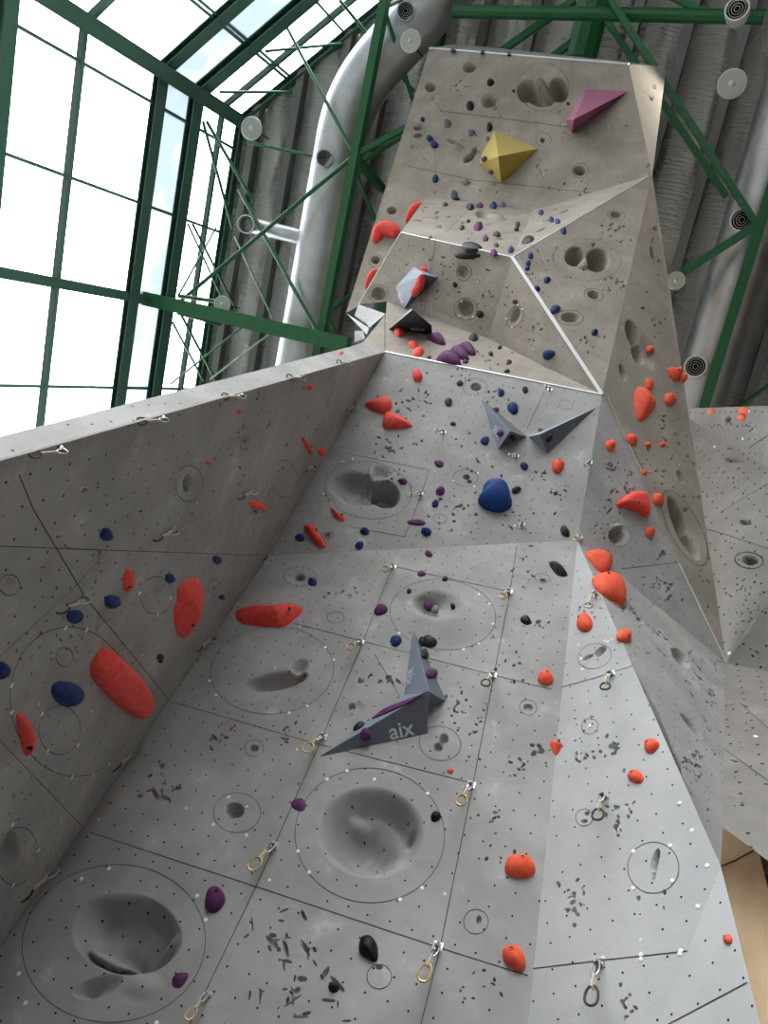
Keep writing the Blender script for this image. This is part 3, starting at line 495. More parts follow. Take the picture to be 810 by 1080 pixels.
# ------------------------------------------------------------------ climbing holds
def catmull(pts, n):
    P = np.array(pts, float); m = len(P); out = []
    for i in range(m):
        a, b, c, d = P[i-1], P[i], P[(i+1) % m], P[(i+2) % m]
        for k in range(n):
            t = k/n; out.append(.5*(2*b+(c-a)*t+(2*a-5*b+4*c-d)*t*t+(3*b-3*c+d-a)*t**3))
    return np.array(out)
PROF = {'dome': lambda r: (1-r**2.2)**.62, 'cone': lambda r: (1-r)**.85, 'slab': lambda r: (1-r**5)**.5, 'facet': lambda r: (1-r**2)**.7, 'ball': lambda r: (1-r*r)**.5, 'ridge': lambda r: (1-r**1.5)**.8}
def hold(f, spec, color, label, h=.55, style='dome', ap=(0, 0), bolt=None, group=None, plane=None, smooth=3, name='climbing_hold', seed=0):
    """spec: (cx, cy, rx, ry, rotation) or an outline; both say where on the wall the hold sits"""
    F_ = plane or FA[f]; rd = random.Random(hash((round(spec[0] if not hasattr(spec[0], '__len__') else spec[0][0], 1), seed)) & 0xffff)
    if hasattr(spec[0], '__len__'):
        px = catmull(spec, smooth); c = px.mean(0); R = math.sqrt(max(8, np.ptp(px[:, 0])*np.ptp(px[:, 1])))/2
    else:
        cx, cy, rx, ry = spec[:4]; rt = math.radians(spec[4]) if len(spec) > 4 else 0; R = math.sqrt(rx*ry); n = 8 if style == 'facet' else (14 if R < 4 else 24)
        px = ell((cx, cy), rx, ry, rt, n)
        ph = [rd.uniform(0, 6.3) for _ in range(3)]; a = np.arange(n)*2*PI/n
        k = 1+.09*np.sin(a*2+ph[0])+.06*np.sin(a*3+ph[1]); px = np.array((cx, cy))+(px-np.array((cx, cy)))*k[:, None]; c = np.array((cx, cy))
    m_ = np.linalg.norm(F_.at(c))/FOC; H = h*R*m_; off = H*.38
    O = np.array([F_.to2(F_.at(p, off)) for p in px]); C = F_.to2(F_.at(c, off)); C = C+((np.asarray(ap, float)*np.abs(O-C).max(0)) if any(ap) else 0)
    fn = PROF[style]; rings = [1, .96, .86, .72, .55, .36, .18] if len(px) > 10 else [1, .9, .62, .3]
    vs = list(F_.to3(O)-F_.N*.012); n = len(px)
    for r in rings:
        hh = fn(r)*H; q = C+(O-C)*r; wob = np.array([1+rd.uniform(-.1, .1) if style == 'facet' else 1 for _ in range(n)])
        vs += list(F_.to3(q)+F_.N*(hh*wob)[:, None])
    vs.append((F_.to3(C)+F_.N*fn(0.0)*H)[0]); fs = []
    L = len(rings)+1
    o2 = np.roll(O, -1, 0); ccw = (np.cross(O-C, o2-C).sum() > 0)
    for i in range(L-1):
        for k in range(n): q = (i*n+k, i*n+(k+1) % n, (i+1)*n+(k+1) % n, (i+1)*n+k); fs.append(q if ccw else q[::-1])
    for k in range(n): q = ((L-1)*n+k, (L-1)*n+(k+1) % n, L*n); fs.append(q if ccw else q[::-1])
    fs.append(tuple(range(n))[::-1] if ccw else tuple(range(n)))
    base = F_.to3(C)[0]
    o = top(name, mesh(vs, fs), HOLD[color] if isinstance(color, str) else color, base, smooth=style != 'facet')
    tag(o, label, 'climbing hold', group)
    if bolt is None and R >= 5.4: bolt = (.22, -.25)
    if bolt:
        q = C+np.asarray(bolt)*np.abs(O-C).max(0)*np.sign([1, 1]); d = np.linalg.norm((q-C)/np.abs(O-C).max(0)); b0 = F_.to3(q)[0]; hb = fn(min(.95, d))*H
        rb = min(.011, R*m_*.14); mb = MB(); mb.lathe(b0, F_.N, [(rb, hb-.02), (rb, hb+.003), (rb*.55, hb+.003), (rb*.5, hb-.004)], 10); child('bolt', mb.me(), BLACK, o)
    return o
px54 = lambda ox, oy, s, *pts: [(ox+x/s, oy+y/s) for x, y in pts]
# --- side wall (dark face on the window side)
g = 'coral holds on the dark side wall'
hold('side', px54(0, 540, 3, (350, 437), (384, 462), (440, 520), (478, 583), (482, 618), (461, 656), (430, 650), (370, 602), (322, 548), (307, 515), (316, 478)), 'red', 'largest coral slab hold on the dark side wall, a long tilted block', .55, 'slab', bolt=(-.1, .5), group=g)
hold('side', px54(130, 570, 5.4, (338, 285), (395, 228), (450, 228), (470, 262), (478, 310), (455, 445), (415, 530), (372, 568), (337, 550), (315, 462), (318, 390), (334, 350)), 'red', 'tall coral leaf-shaped hold standing upright on the dark side wall', .6, 'ridge', bolt=(.4, .1), group=g)
hold('side', px54(0, 690, 5.4, (112, 372), (138, 343), (170, 380), (200, 450), (202, 500), (178, 580), (156, 575), (132, 490)), 'red', 'slim coral upright hold beside the smaller circle outline on the side wall', .7, 'dome', bolt=(.4, .1), group=g)
hold('side', (137, 613, 5.2, 13.5, 4), 'red', 'slim coral upright hold above the pair of navy knobs on the side wall', .7, 'dome', group=g)
hold('side', (273, 533.5, 9.5, 4.6, 24), 'red', 'coral sausage-shaped hold just under a quickdraw high on the side wall', .7, group=g)
hold('side', px54(230, 360, 5.4, (484, 545), (505, 560), (538, 610), (540, 650), (525, 640), (490, 575)), 'red', 'thin coral blade-like hold high on the side wall', .6, group=g, bolt=(0, .1))
hold('side', (340, 477.5, 3.2, 5.2, 10), 'red', 'small chalky coral hold next to the thin blade-like one on the side wall', .6, group=g)
hold('side', (253, 434, 2.5, 2.6), 'red', 'tiny dark red square hold below the top edge of the side wall', .7, 'facet', group=g)
hold('side', (328, 408.5, 3.2, 3.2), 'red', 'tiny dusty red hold below the last quickdraw but one on the wall edge', .7, 'facet', group=g)
hold('side', (220, 487.5, 2.6, 2.4), 'red', 'tiny dark red hold above the oval pocket insert of the side wall', .7, 'facet', group=g)
hold('edge', (360, 371.5, 2.6, 2.2), 'red', 'tiny red hold on the bright narrow end face of the side wall', .7, 'facet')
g = 'navy knobs on the dark side wall'
hold('side', (74, 733, 14.5, 14, 0), 'navy', 'biggest navy ball hold on the side wall, inside the large circle outline', .85, 'ball', bolt=(.45, .35), group=g)
hold('side', (3, 708, 8.5, 9), 'navy', 'navy ball hold cut by the picture edge on the side wall', .8, 'ball', bolt=(.4, .3), group=g)
hold('side', (80.5, 651, 8, 7.5), 'navy', 'navy knob directly under a hanging quickdraw on the side wall', .8, bolt=(.4, .3), group=g)
hold('side', (120, 635.5, 7.4, 7.8, 30), 'navy', 'navy kidney-shaped knob below the slim coral hold on the side wall', .8, bolt=(.5, .5), group=g)
hold('side', (113.5, 564.5, 7, 6.2, 10), 'navy', 'navy knob standing alone just above the horizontal seam of the side wall', .8, bolt=(.4, .3), group=g)
hold('side', (180.5, 610.5, 5.6, 5.2), 'navy', 'navy knob touching the upper end of the tall leaf-shaped coral hold', .8, 'facet', group=g)
hold('side', (230, 591, 5, 4.6), 'navy', 'navy knob just below the seam near the inner corner of the side wall', .8, 'facet', group=g)
hold('side', (234.5, 630, 2.8, 2.8), 'navy', 'tiny navy foothold between the tall coral leaf and the corner', .8, 'ball', group=g)
hold('side', (170, 693.5, 3.5, 3.5), 'navy', 'small navy round foothold below the tall coral leaf', .8, 'ball', bolt=None, group=g)
# --- main field
hold('main', [(247, 642), (252, 638), (275, 638), (298, 635), (311, 634), (319, 638), (312, 647), (299, 657), (285, 657), (262, 655), (250, 651)], 'red', 'long flat coral hold lying across the top of the main field beside the corner', .75, 'ridge', ap=(.25, 0), bolt=(.3, .2))
g = 'navy and blue knobs around the main field and lower overhang'
hold('main', (329, 612.5, 4.6, 5), 'navy', 'navy pyramid knob beside the ringed round pocket', .9, 'cone', group=g)
hold('main', (417.5, 675, 5.6, 6.2), 'navy', 'round navy ball hold beside the tip of the upright grey volume', .8, 'ball', group=g)
hold('overhang', (316, 566.5, 4.8, 4.5), 'navy', 'navy knob beside the slanting coral sausage hold', .8, group=g)
hold('overhang', (384.5, 559.5, 5, 4.5), 'navy', 'upper one of two navy knobs under the large carved overhang pocket', .9, 'facet', group=g)
hold('overhang', (379, 574.5, 4.8, 4.4), 'navy', 'lower one of two navy knobs under the large carved overhang pocket', .9, 'facet', group=g)
hold('overhang', (449.5, 560, 6, 4.8), 'navy', 'navy hold directly under the flat purple disc', .9, 'facet', group=g)
hold('overhang', (459, 530.5, 4, 4.4), 'navy', 'small blue knob under a dark purple knob on the overhang', .9, 'facet', group=g)
hold('overhang', (511.5, 464, 5, 4.4), 'navy', 'navy knob beside the lettered spike volume of the overhang', .8, group=g)
hold('overhang', (541, 429.5, 6, 6), 'navy', 'round navy ring-faced hold between the two grey overhang volumes', .7, 'ball', bolt=(0, 0), group=g)
hold('overhang', (528.5, 413, 4, 4.2), 'navy', 'navy cone knob above the round ring-faced navy hold', 1., 'cone', group=g)
hold('overhang', (553, 491, 4.2, 4), 'navy', 'small navy knob between the big blue bell and the orange ball', .9, 'ball', group=g)
hold('overhang', px54(490, 430, 5.4, (75, 512), (100, 472), (104, 440), (125, 415), (165, 405), (205, 408), (240, 425), (256, 455), (263, 490), (272, 532), (245, 562), (185, 577), (110, 553)), 'blue', 'big bright blue bell-shaped hold on the overhang', 1.0, 'ball', ap=(0, .25), bolt=(0, .4))
g = 'purple knobs on the overhang'
hold('overhang', (485, 403.5, 3.4, 3.4), 'purple', 'small chalky purple knob beside the ringed pocket of the overhang', .9, 'facet', group=g)
hold('overhang', (473, 423.5, 4.4, 4), 'purple', 'round purple knob in the open middle of the overhang', .8, 'ball', group=g)
hold('overhang', (478, 446.5, 3.2, 2.4), 'purple', 'small purple chip hold level with the coral pair', .8, 'facet', group=g)
hold('overhang', (463, 488.5, 5.6, 3.4, 15), 'purple', 'purple oval low-profile hold above the small ringed pits', .5, group=g)
hold('overhang', (424.5, 507, 5, 3.6, 10), 'purple', 'purple wedge at the rim of the large carved overhang pocket', .9, 'facet', group=g)
hold('overhang', (464.5, 517, 5.2, 5), 'purple', 'dark purple knob above the small blue knob of the overhang', .9, 'facet', group=g)
hold('overhang', (439.5, 550.5, 9, 3.6, 2), 'purple', 'flat purple disc above the kink of the overhang', .35, group=g)
hold('main', (452, 583.5, 4.6, 3.4, 20), 'purple', 'purple chip just below the kink between overhang and main field', .8, 'facet', group=g)
hold('main', (444.5, 604.5, 4.6, 3, 5), 'purple', 'purple oval on the top joint above the bulging insert', .7, group=g)
hold('main', (401.5, 642, 7, 6, -20), 'purple', 'chalky purple ball on the long joint beside the bulging insert', .8, bolt=(-.2, .2))
hold('main', (451.5, 638.5, 4, 5, -10), 'purple', 'purple and white knob in the hollow of the bulging insert', .9)
hold('main', (459, 642, 4, 4), 'grey', 'pale chalked grip in the hollow of the bulging insert', .7)
hold('main', (315, 848, 8.5, 6.6, 35), 'purple', 'flat purple leaf-shaped hold on the joint beside the crater insert', .4, 'ridge', bolt=False)
hold('main', (226, 947, 11, 13, 25), 'purple', 'large purple egg hold beside the bottom crater insert', .85, 'ball', bolt=(.1, .35))
hold('main', px54(0, 810, 3, (545, 660), (565, 645), (594, 648), (590, 668), (568, 694), (545, 688)), 'purple', 'flat purple chip inside the bottom crater insert', .45, 'ridge', bolt=False)
g = 'black holds on the main field'
hold('main', (477.5, 638, 2.6, 2.6), 'black', 'tiny black foothold on the bulging insert beside the purple and white knob', .8, 'ball', group=g)
hold('main', (431.5, 623, 2.8, 2.6), 'black', 'tiny black foothold on the upper rim of the bulging insert, under the purple oval', .8, 'ball', group=g)
hold('main', (469.5, 610, 3, 2.8), 'black', 'tiny black foothold on the insert outline beside the top joint', .8, 'ball', group=g)
hold('main', (453, 675.5, 7.4, 6.4), 'chalkblack', 'black knob behind the ridge of the upright grey volume', .8, 'ball', bolt=(.2, .2), group=g)
hold('main', (445, 676, 3.6, 5), 'black', 'dark thin knob squeezed between the volume tip and the black knob', .8, group=g)
hold('main', (459.5, 860, 6, 5.8), 'black', 'black faceted knob on the rim of the crater insert', .8, 'facet', bolt=(.1, .3), group=g)
hold('main', px54(220, 860, 4.05, (640, 545), (655, 512), (690, 508), (718, 545), (722, 605), (700, 618), (660, 595), (642, 575)), 'black', 'largest black hold, a glossy teardrop above a small ring', .8, 'ball', bolt=(-.1, .1), group=g)
hold('main', (351.5, 1040.5, 6, 6.3), 'black', 'black five-sided knob among the scratch-like grooves', .8, 'facet', bolt=(0, .2), group=g)
hold('main', (554.5, 653, 5.4, 5, 50), 'black', 'small black oval hold beside a ring of pits near the prow', .7, bolt=(.1, .2), group=g)
hold('main', [(579, 592), (585, 590), (594, 596), (599, 605), (591, 606), (585, 602)], 'chalkblack', 'black angular wedge under the top corner of the prow', .8, 'ridge', bolt=False, group=g)
hold('overhang', (596, 559.5, 4.2, 6.8, -20), 'chalkblack', 'dark pointed hold above the kink beside the skirt edge', .8, group=g)
hold('overhang', (544.5, 516, 5.4, 3.8, -15), 'chalkblack', 'black block attached to the side of the big blue bell', .9, 'facet', group=g)
hold('overhang', (554, 410.5, 3.6, 3.6), 'chalkblack', 'small black knob below the white edge trim of the overhang', .9, 'facet', group=g)
hold('overhang', (570, 453, 2.8, 2.2), 'bluegrey', 'small dark knob behind the ridge of the long dark overhang volume', .9)
# orange holds by the prow
g = 'orange knobs along the prow'
hold('overhang', (588.5, 490.5, 6.8, 7.2), 'orange', 'orange ball hold under the long dark overhang volume', .85, 'ball', bolt=(0, .5))
hold('main', (475, 812.5, 3.4, 3), 'orange', 'tiny orange foothold under the ringed figure-of-eight pocket', .8, group=g)
hold('main', (575.5, 713.5, 9, 7.6, -20), 'orange', 'orange knob beside the joint below the eye-shaped insert', .85, bolt=(.1, .35), group=g)
hold('main', px54(530, 690, 5.4, (270, 495), (290, 478), (320, 490), (360, 510), (362, 530), (320, 575), (285, 545)), 'orange', 'orange triangular knob sitting on the fold line', .85, 'cone', bolt=(0, .4), group=g)
hold('main', px54(540, 810, 3, (-22, 300), (-10, 278), (20, 270), (55, 275), (72, 300), (72, 325), (40, 342), (-10, 335), (-22, 318)), 'orange', 'largest orange knob of the main field, left of the fold line', .8, 'ball', bolt=(.15, .4), group=g)
hold('main', px54(540, 810, 3, (-30, 572), (-8, 556), (20, 560), (40, 590), (42, 625), (25, 640), (-5, 625), (-26, 605)), 'orange', 'orange knob lowest on the main field beside the fold line', .8, 'ball', bolt=(-.3, .3), group=g)
hold('prow', (615.5, 655.5, 8.8, 9), 'orange', 'orange ball hold on the pale prow above its eye-shaped insert', .85, 'ball', bolt=(-.3, .4), group=g)
hold('prow', (686, 785.5, 8, 7.2), 'orange', 'orange knob by the outer edge of the pale prow', .8, 'ball', bolt=(-.2, .3), group=g)
hold('prow', (669.5, 818, 8, 7), 'orange', 'orange knob above the lower hanging quickdraw of the pale prow', .8, 'ball', bolt=(-.1, .3), group=g)
hold('toe', (767, 990, 4.4, 5.6), 'orange', 'small red-orange knob on the pale toe panel next to the plywood', .8, 'ball', bolt=(-.2, .3))
hold('cheek', px54(530, 560, 5.4, (483, 118), (530, 100), (590, 108), (628, 145), (630, 185), (605, 225), (570, 222), (520, 170)), 'orange', 'upper of the two big orange blobs on the prow ridge', .7, 'ball', bolt=(.3, .4))
hold('cheek', px54(530, 560, 5.4, (533, 250), (570, 230), (635, 230), (685, 275), (710, 340), (705, 408), (655, 390), (590, 350), (545, 292)), 'orange', 'lower and larger of the two big orange blobs on the prow ridge', .7, 'ball', bolt=(-.5, .1))
hold('cheek', (660, 669.5, 7, 6.8), 'orange', 'orange ball hold casting a shadow on the dark cheek behind the prow', .85, 'ball')
hold('cheek', (651, 634, 3, 3.2), 'orange', 'tiny orange foothold under the larger big orange blob', .8)
# skirt and flank
g = 'orange holds on the tower flank'
hold('skirt', px54(600, 450, 5.4, (283, 440), (318, 395), (370, 368), (428, 372), (453, 408), (460, 508), (400, 477), (340, 458)), 'red', 'big coral half-moon hold on the skirt under the tower', .7, 'slab', bolt=(.1, -.2))
hold('skirt', (645, 469, 5, 6.6, -15), 'orange', 'orange oval knob high on the skirt beside the thin crease', .8, group=g)
hold('skirt', (686, 560.5, 5.2, 5), 'orange', 'orange chalky knob low on the skirt beside the crease', .8, 'ball', bolt=(.1, .2), group=g)
hold('flank', (695, 526, 6, 6.2), 'orange', 'orange ball at the upper end of the long carved slot', .9, 'ball', bolt=(0, .3), group=g)
hold('flank', (667.5, 462.5, 5.8, 6.6, -20), 'orange', 'orange wedge above the thin crease of the flank', .8, 'ridge', bolt=False, group=g)
hold('flank', (684, 468.5, 3.6, 3), 'orange', 'small orange foothold beside the orange wedge of the flank', .7, 'facet', group=g)
hold('flank', (699.5, 468, 3.2, 3.4), 'orange', 'small orange foothold farther out on the flank, level with the wedge', .7, 'facet', group=g)
hold('flank', (680, 498, 3.4, 3), 'orange', 'small dusky orange foothold at the lower end of the thin crease', .7, 'facet', group=g)
hold('flank', px54(620, 320, 5.4, (302, 465), (350, 480), (388, 528), (398, 575), (350, 640), (312, 665), (290, 640), (275, 565), (280, 500)), 'orange', 'largest orange hold of the flank, a big shield-shaped slab', .5, 'ridge', bolt=(0, .2))
hold('flank', (685.5, 404.5, 4.4, 5.8, -15), 'orange', 'orange knob touching the top of the shield-shaped slab', .8, group=g)
hold('flank', (686.5, 368, 3.6, 4), 'orange', 'small dusky orange knob beside the wavy carved pocket', .7, group=g)
hold('flank', px54(620, 320, 5.4, (463, 362), (500, 365), (535, 358), (545, 395), (520, 432), (490, 428), (468, 395)), 'orange', 'orange heart-shaped knob at the outer edge of the flank', .8, bolt=(0, 0), group=g)
hold('flank', (721.5, 397.5, 4, 5), 'orange', 'orange knob poking past the flank edge in front of the duct', .9, 'ball', group=g)
hold('flank', (707.5, 420, 5.4, 7, -15), 'orange', 'orange oval knob below the heart-shaped one', .8, bolt=(-.2, .1), group=g)
# far wall
g = 'orange holds on the far wall top'
hold('far_top', (749, 434, 2.8, 3), 'orange', 'small orange foothold alone on top of the far wall', .8, 'facet', group=g)
hold('far_top', (783, 433, 4.8, 4), 'orange', 'upper of the two touching orange knobs on the far wall', .8, 'facet', group=g)
hold('far_top', (781.5, 440, 4.2, 4), 'orange', 'lower of the two touching orange knobs on the far wall', .8, 'facet', group=g)
# overhang reds
g = 'coral holds on the overhang'
hold('overhang', px54(360, 300, 5.4, (130, 677), (185, 647), (255, 637), (282, 650), (287, 690), (248, 726), (200, 716)), 'red', 'upper of the two pointed coral holds that nearly touch, tip toward the corner', .7, 'dome', ap=(.3, 0), bolt=(.5, .2), group=g)
hold('overhang', px54(360, 300, 5.4, (234, 770), (258, 722), (325, 740), (405, 793), (360, 808), (250, 812)), 'red', 'lower of the two pointed coral holds that nearly touch, tip away from the corner', .7, 'dome', ap=(-.3, 0), bolt=False, group=g)
hold('overhang', (440, 395, 5.4, 6.6, -15), 'red', 'coral knob hanging just below the white edge trim', .9, 'dome', bolt=False, group=g)
hold('overhang', px54(230, 490, 5.4, (486, 345), (508, 330), (540, 333), (575, 385), (610, 450), (598, 465), (560, 455), (505, 385)), 'red', 'coral slanting sausage hold beside a small ringed pocket', .7, 'dome', bolt=(.1, .2), group=g)
hold('overhang', px54(230, 490, 5.4, (638, 242), (660, 255), (720, 297), (718, 318), (680, 310), (655, 275)), 'red', 'small coral teardrop at the outline of the large carved pocket', .6, 'dome', bolt=(.5, 0), group=g)
# ledge
g = 'purple wedges on the lower ledge'
hold('ledge', px54(360, 300, 5.4, (487, 292), (520, 275), (565, 278), (597, 328), (560, 330), (515, 312)), 'purple', 'purple wedge hold nearest the dark lettered volume on the ledge', .9, 'dome', bolt=False, group=g)
hold('ledge', px54(360, 300, 5.4, (612, 370), (650, 348), (690, 352), (730, 412), (690, 415), (640, 395)), 'purple', 'middle purple wedge of the cluster of three on the ledge', .9, 'dome', bolt=False, group=g)
hold('ledge', px54(360, 300, 5.4, (660, 345), (700, 327), (740, 335), (768, 385), (735, 390), (690, 365)), 'purple', 'purple wedge deepest in the niche, top of the cluster of three', .9, 'dome', bolt=False, group=g)
hold('ledge', px54(360, 300, 5.4, (540, 412), (580, 378), (640, 380), (685, 435), (660, 446), (590, 432)), 'purple', 'largest purple wedge, at the ledge edge in the cluster of three', .9, 'dome', bolt=False, group=g)
g = 'coral knobs on the lower ledge'
hold('ledge', (421.5, 349, 6.4, 4.2, 5), 'red', 'coral knob in front of the dark lettered volume', 1.0, 'dome', bolt=False, group=g)
hold('ledge', (436, 362.5, 5, 3.8, 25), 'red', 'upper of two close coral knobs on the ledge', 1.0, 'dome', bolt=False, group=g)
hold('ledge', (441.5, 370, 6, 4.2), 'red', 'lower of two close coral knobs, at the ledge edge', 1.0, 'dome', bolt=False, group=g)
g = 'small dark footholds on the lower ledge'
for (x, y, rx, ry, c, t) in ((453, 376.5, 2, 1.5, 'black', 'tiny black foothold beside the largest purple wedge'), (491, 381, 3, 1.8, 'black', 'small black flat foothold under the purple wedge cluster'), (499.5, 355, 5, 3.6, 'chalkblack', 'black chalky pyramid at the back of the ledge'), (498.5, 347, 3, 3, 'grey', 'small grey knob behind the black chalky pyramid'),
                             (527, 366, 2.2, 1.9, 'black', 'tiny black foothold at the back of the ledge under the gusset'), (517.5, 372.5, 2.6, 2, 'black', 'tiny black foothold in the middle of the ledge'), (537, 381, 3, 2, 'purple', 'small purple chip in the middle of the ledge'), (535, 391, 3.2, 1.6, 'black', 'small flat black foothold near the white ledge edge')):
    hold('ledge', (x, y, rx, ry), c, t, 1.1, 'facet' if c != 'black' else 'dome', group=g)
# gusset
hold('gusset', (542.5, 318, 3.2, 2.4), 'purple', 'dark purple chip above the diamond-shaped insert', .9, 'facet')
hold('gusset', (577.5, 373.5, 6.2, 5.6, -10), 'navy', 'large navy block on the triangular face inside the white trim', .8, 'dome', bolt=False)
hold('gusset', (572, 396.5, 3.2, 3.8), 'navy', 'navy spike foothold near the meeting point of the white trims', 1.2, 'cone')
# niche
g = 'black holds in the niche'
hold('niche', (491.5, 268.5, 13, 4.6, 3), 'black', 'long black half-disc hold just under the shelf edge', .5, 'dome', bolt=False, group=g)
hold('niche', (479.5, 300, 2.4, 3), 'black', 'small black foothold in the middle of the niche', .9, group=g)
hold('niche', (505.5, 331, 4, 4.6, 20), 'chalkblack', 'black chalky knob beside the round pocket of the niche', .9, 'facet', group=g)
# shelf
g = 'dark holds on the upper shelf'
for (x, y, rx, ry, c, t) in ((469.5, 215, 2.8, 1.9, 'black', 'small black foothold at the window end of the upper shelf'), (496, 217.5, 4.8, 2.6, 'black', 'black oval hold at the back of the upper shelf'), (506, 216, 4.2, 2.5, 'purple', 'dark purple chip beside the black oval of the upper shelf'), (494, 232.5, 2, 1.6, 'black', 'tiny black dot foothold in the middle of the upper shelf'),
                             (487, 239.5, 3, 2.2, 'black', 'small black triangle foothold of the upper shelf'), (504.5, 237.5, 5, 4.4, 'purple', 'largest purple knob of the upper shelf'), (512, 250.5, 3.2, 3.4, 'purple', 'small purple knob near the front of the upper shelf'), (524, 246.5, 4.2, 2.2, 'black', 'black flat chip right of the purple knobs on the upper shelf'),
                             (523.5, 258, 2.8, 1.8, 'black', 'tiny black chip near the front edge of the upper shelf'), (521, 265.5, 4.2, 2.6, 'purple', 'purple chip at the very front edge of the upper shelf'), (539, 262.5, 3.4, 3.6, 'navy', 'navy spike knob at the pointed end of the upper shelf'), (546, 236, 2.8, 2.4, 'black', 'upper one of two tiny dark chips by the shelf fold'), (544.5, 241, 2.8, 1.9, 'black', 'lower one of two tiny dark chips by the shelf fold'),
                             (520.5, 216, 3.8, 3.6, 'navy', 'navy knob at the back edge of the upper shelf'), (530, 212.5, 4.6, 4.8, 'bluegrey', 'chalky blue knob at the back edge of the upper shelf'), (454, 250, 2, 1.4, 'black', 'tiny black dot foothold close to the shelf front trim'), (497.5, 258.5, 11.5, 3.4, 'black', 'long black half-disc hold on the front of the shelf')):
    hold('shelf', (x, y, rx, ry, 6 if rx > 9 else 0), c, t, .5 if rx > 9 else 1.0, 'facet' if c in ('purple', 'navy', 'bluegrey') else 'dome', bolt=False, group=g)
g = 'dark holds on the bright band'
hold('band', (570.5, 223.5, 3, 2.8), 'navy', 'navy chip highest on the bright sliver of wall', .9, 'facet', group=g); hold('band', (581.5, 231, 3, 2.8), 'navy', 'inner one of two neighbouring navy chips on the bright sliver', .9, 'facet', group=g)
hold('band', (588, 233, 3.2, 2.4), 'navy', 'outer one of two neighbouring navy chips on the bright sliver', .9, 'facet', group=g); hold('band', (556.5, 252, 7.2, 3.4, -18), 'black', 'black oval disc low on the bright sliver', .6, bolt=False, group=g)
# wing
g = 'navy holds on the triangular tower wing'
for (x, y, rx, ry, st, t) in ((595, 242, 3.4, 4, 'cone', 'navy spike at the ridge of the wing, highest of its knobs'), (560, 268.5, 3.2, 3.6, 'cone', 'navy spike nearest the pointed tip of the wing'), (557.5, 277, 3, 3.2, 'facet', 'middle navy chip of three in a row by the wing tip'), (556.5, 282.5, 3, 2.2, 'facet', 'lowest dark chip of three in a row by the wing tip'),
                              (577.5, 294, 3.6, 4, 'cone', 'navy spike alone below the double pocket insert'), (566.5, 303.5, 3.6, 3.8, 'cone', 'chalky navy knob close to the white trim'), (586, 325.5, 5.4, 4.6, 'dome', 'largest navy hold of the wing, a dished oval above the wide pocket'), (627.5, 349.5, 3.6, 3.6, 'facet', 'navy knob low on the wing below the small round pocket')):
    hold('wing', (x, y, rx, ry, -35 if st == 'dome' else 0), 'navy', t, 1.0 if st != 'dome' else .6, st, bolt=(0, 0) if st == 'dome' else False, group=g)
# head
g = 'small blue and black holds on the tower head'
for (x, y, rx, ry, c, t) in ((517, 86, 4, 4, 'black', 'small black knob between two pockets near the top of the head'), (495.5, 110.5, 4, 5.6, 'black', 'black oval hold beside the round split pocket'), (516, 133, 3.6, 5, 'black', 'black oval hold above the yellow volume'), (471.5, 129.5, 4.2, 4.4, 'bluegrey', 'chalky blue knob below the panel joint of the head'),
                             (497, 139, 4, 4, 'bluegrey', 'chalky blue knob between the crack and the yellow volume'), (445.5, 125.5, 2.4, 2.4, 'navy', 'tiny navy foothold above the double pocket'), (453, 145.5, 3.6, 3.6, 'navy', 'upper navy ball of a touching pair on the head'), (457.5, 151.5, 4, 4, 'navy', 'lower navy ball of a touching pair on the head'),
                             (459, 188, 3.4, 4, 'navy', 'navy knob alone beneath the crack of the head'), (491.5, 191.5, 4.2, 3.4, 'grey', 'grey dusty knob above the back of the shelf'), (478.5, 204, 4.4, 4.4, 'bluegrey', 'blue-grey round knob just above the shelf'), (481, 209.5, 4, 2.2, 'black', 'black flat chip under the blue-grey round knob'),
                             (514.5, 146, 2.4, 2.6, 'bluegrey', 'tiny chalky blue foothold at the corner of the yellow volume'), (541.5, 95.5, 1.6, 1.6, 'black', 'tiny black dot beside the large heart-shaped insert'), (599, 109, 1.8, 1.8, 'black', 'tiny black dot near the mauve volume')):
    hold('head', (x, y, rx, ry), c, t, .85, 'ball' if c == 'navy' else 'facet', bolt=False, group=g)
face('cap', TL, facing(np.cross(TR-TL, TOPa-TL), TL))
for x, y, t in ((478, 52.5, 'dark knob on the bright top edge of the head, nearest the duct elbow'), (509, 54.5, 'flat dark knob on the bright top edge of the head, second from the duct elbow'), (537, 56.5, 'tiny dark knob in the middle of the bright top edge of the head')): hold('cap', (x, y, 2.8, 1.4), 'black', t, .6, bolt=False, group='dark knobs on the top edge of the head')
# crescent and edge holds of the head
def tube_hold(f, pts, rads, color, label):
    P = [FA[f].at(p, .05) for p in pts]; mb = MB(); pp = []; rr = []
    m_ = FA[f].mpp(pts[1])
    for i in range(len(P)-1):
        for k in range(4): t = k/4; pp.append(P[i]*(1-t)+P[i+1]*t); rr.append((rads[i]*(1-t)+rads[i+1]*t)*m_)
    pp.append(P[-1]); rr.append(rads[-1]*m_); pp = np.array(pp)
    for _ in range(3): pp[1:-1] = (pp[:-2]+2*pp[1:-1]+pp[2:])/4
    mb.tube(list(pp), rr, 12); o = top('climbing_hold', mb.me(), HOLD[color], FA[f].at(pts[1]), True); tag(o, label, 'climbing hold', 'coral holds on the outer strip of the head'); return o
tube_hold('head', [(395.5, 254), (398, 247), (402, 242), (409, 241), (415, 243.5), (418.5, 247)], [2, 3.6, 4.4, 4.5, 4, 2.4], 'red', 'coral crescent hold on the outer strip below the head')
hold('head', [(445, 212), (440, 212.5), (434, 216), (429, 225), (427, 233), (430, 233), (437, 227), (446, 216)], 'red', 'coral long hold peeking out behind the upper shelf', .7, 'dome', bolt=False, group='coral holds on the outer strip of the head')
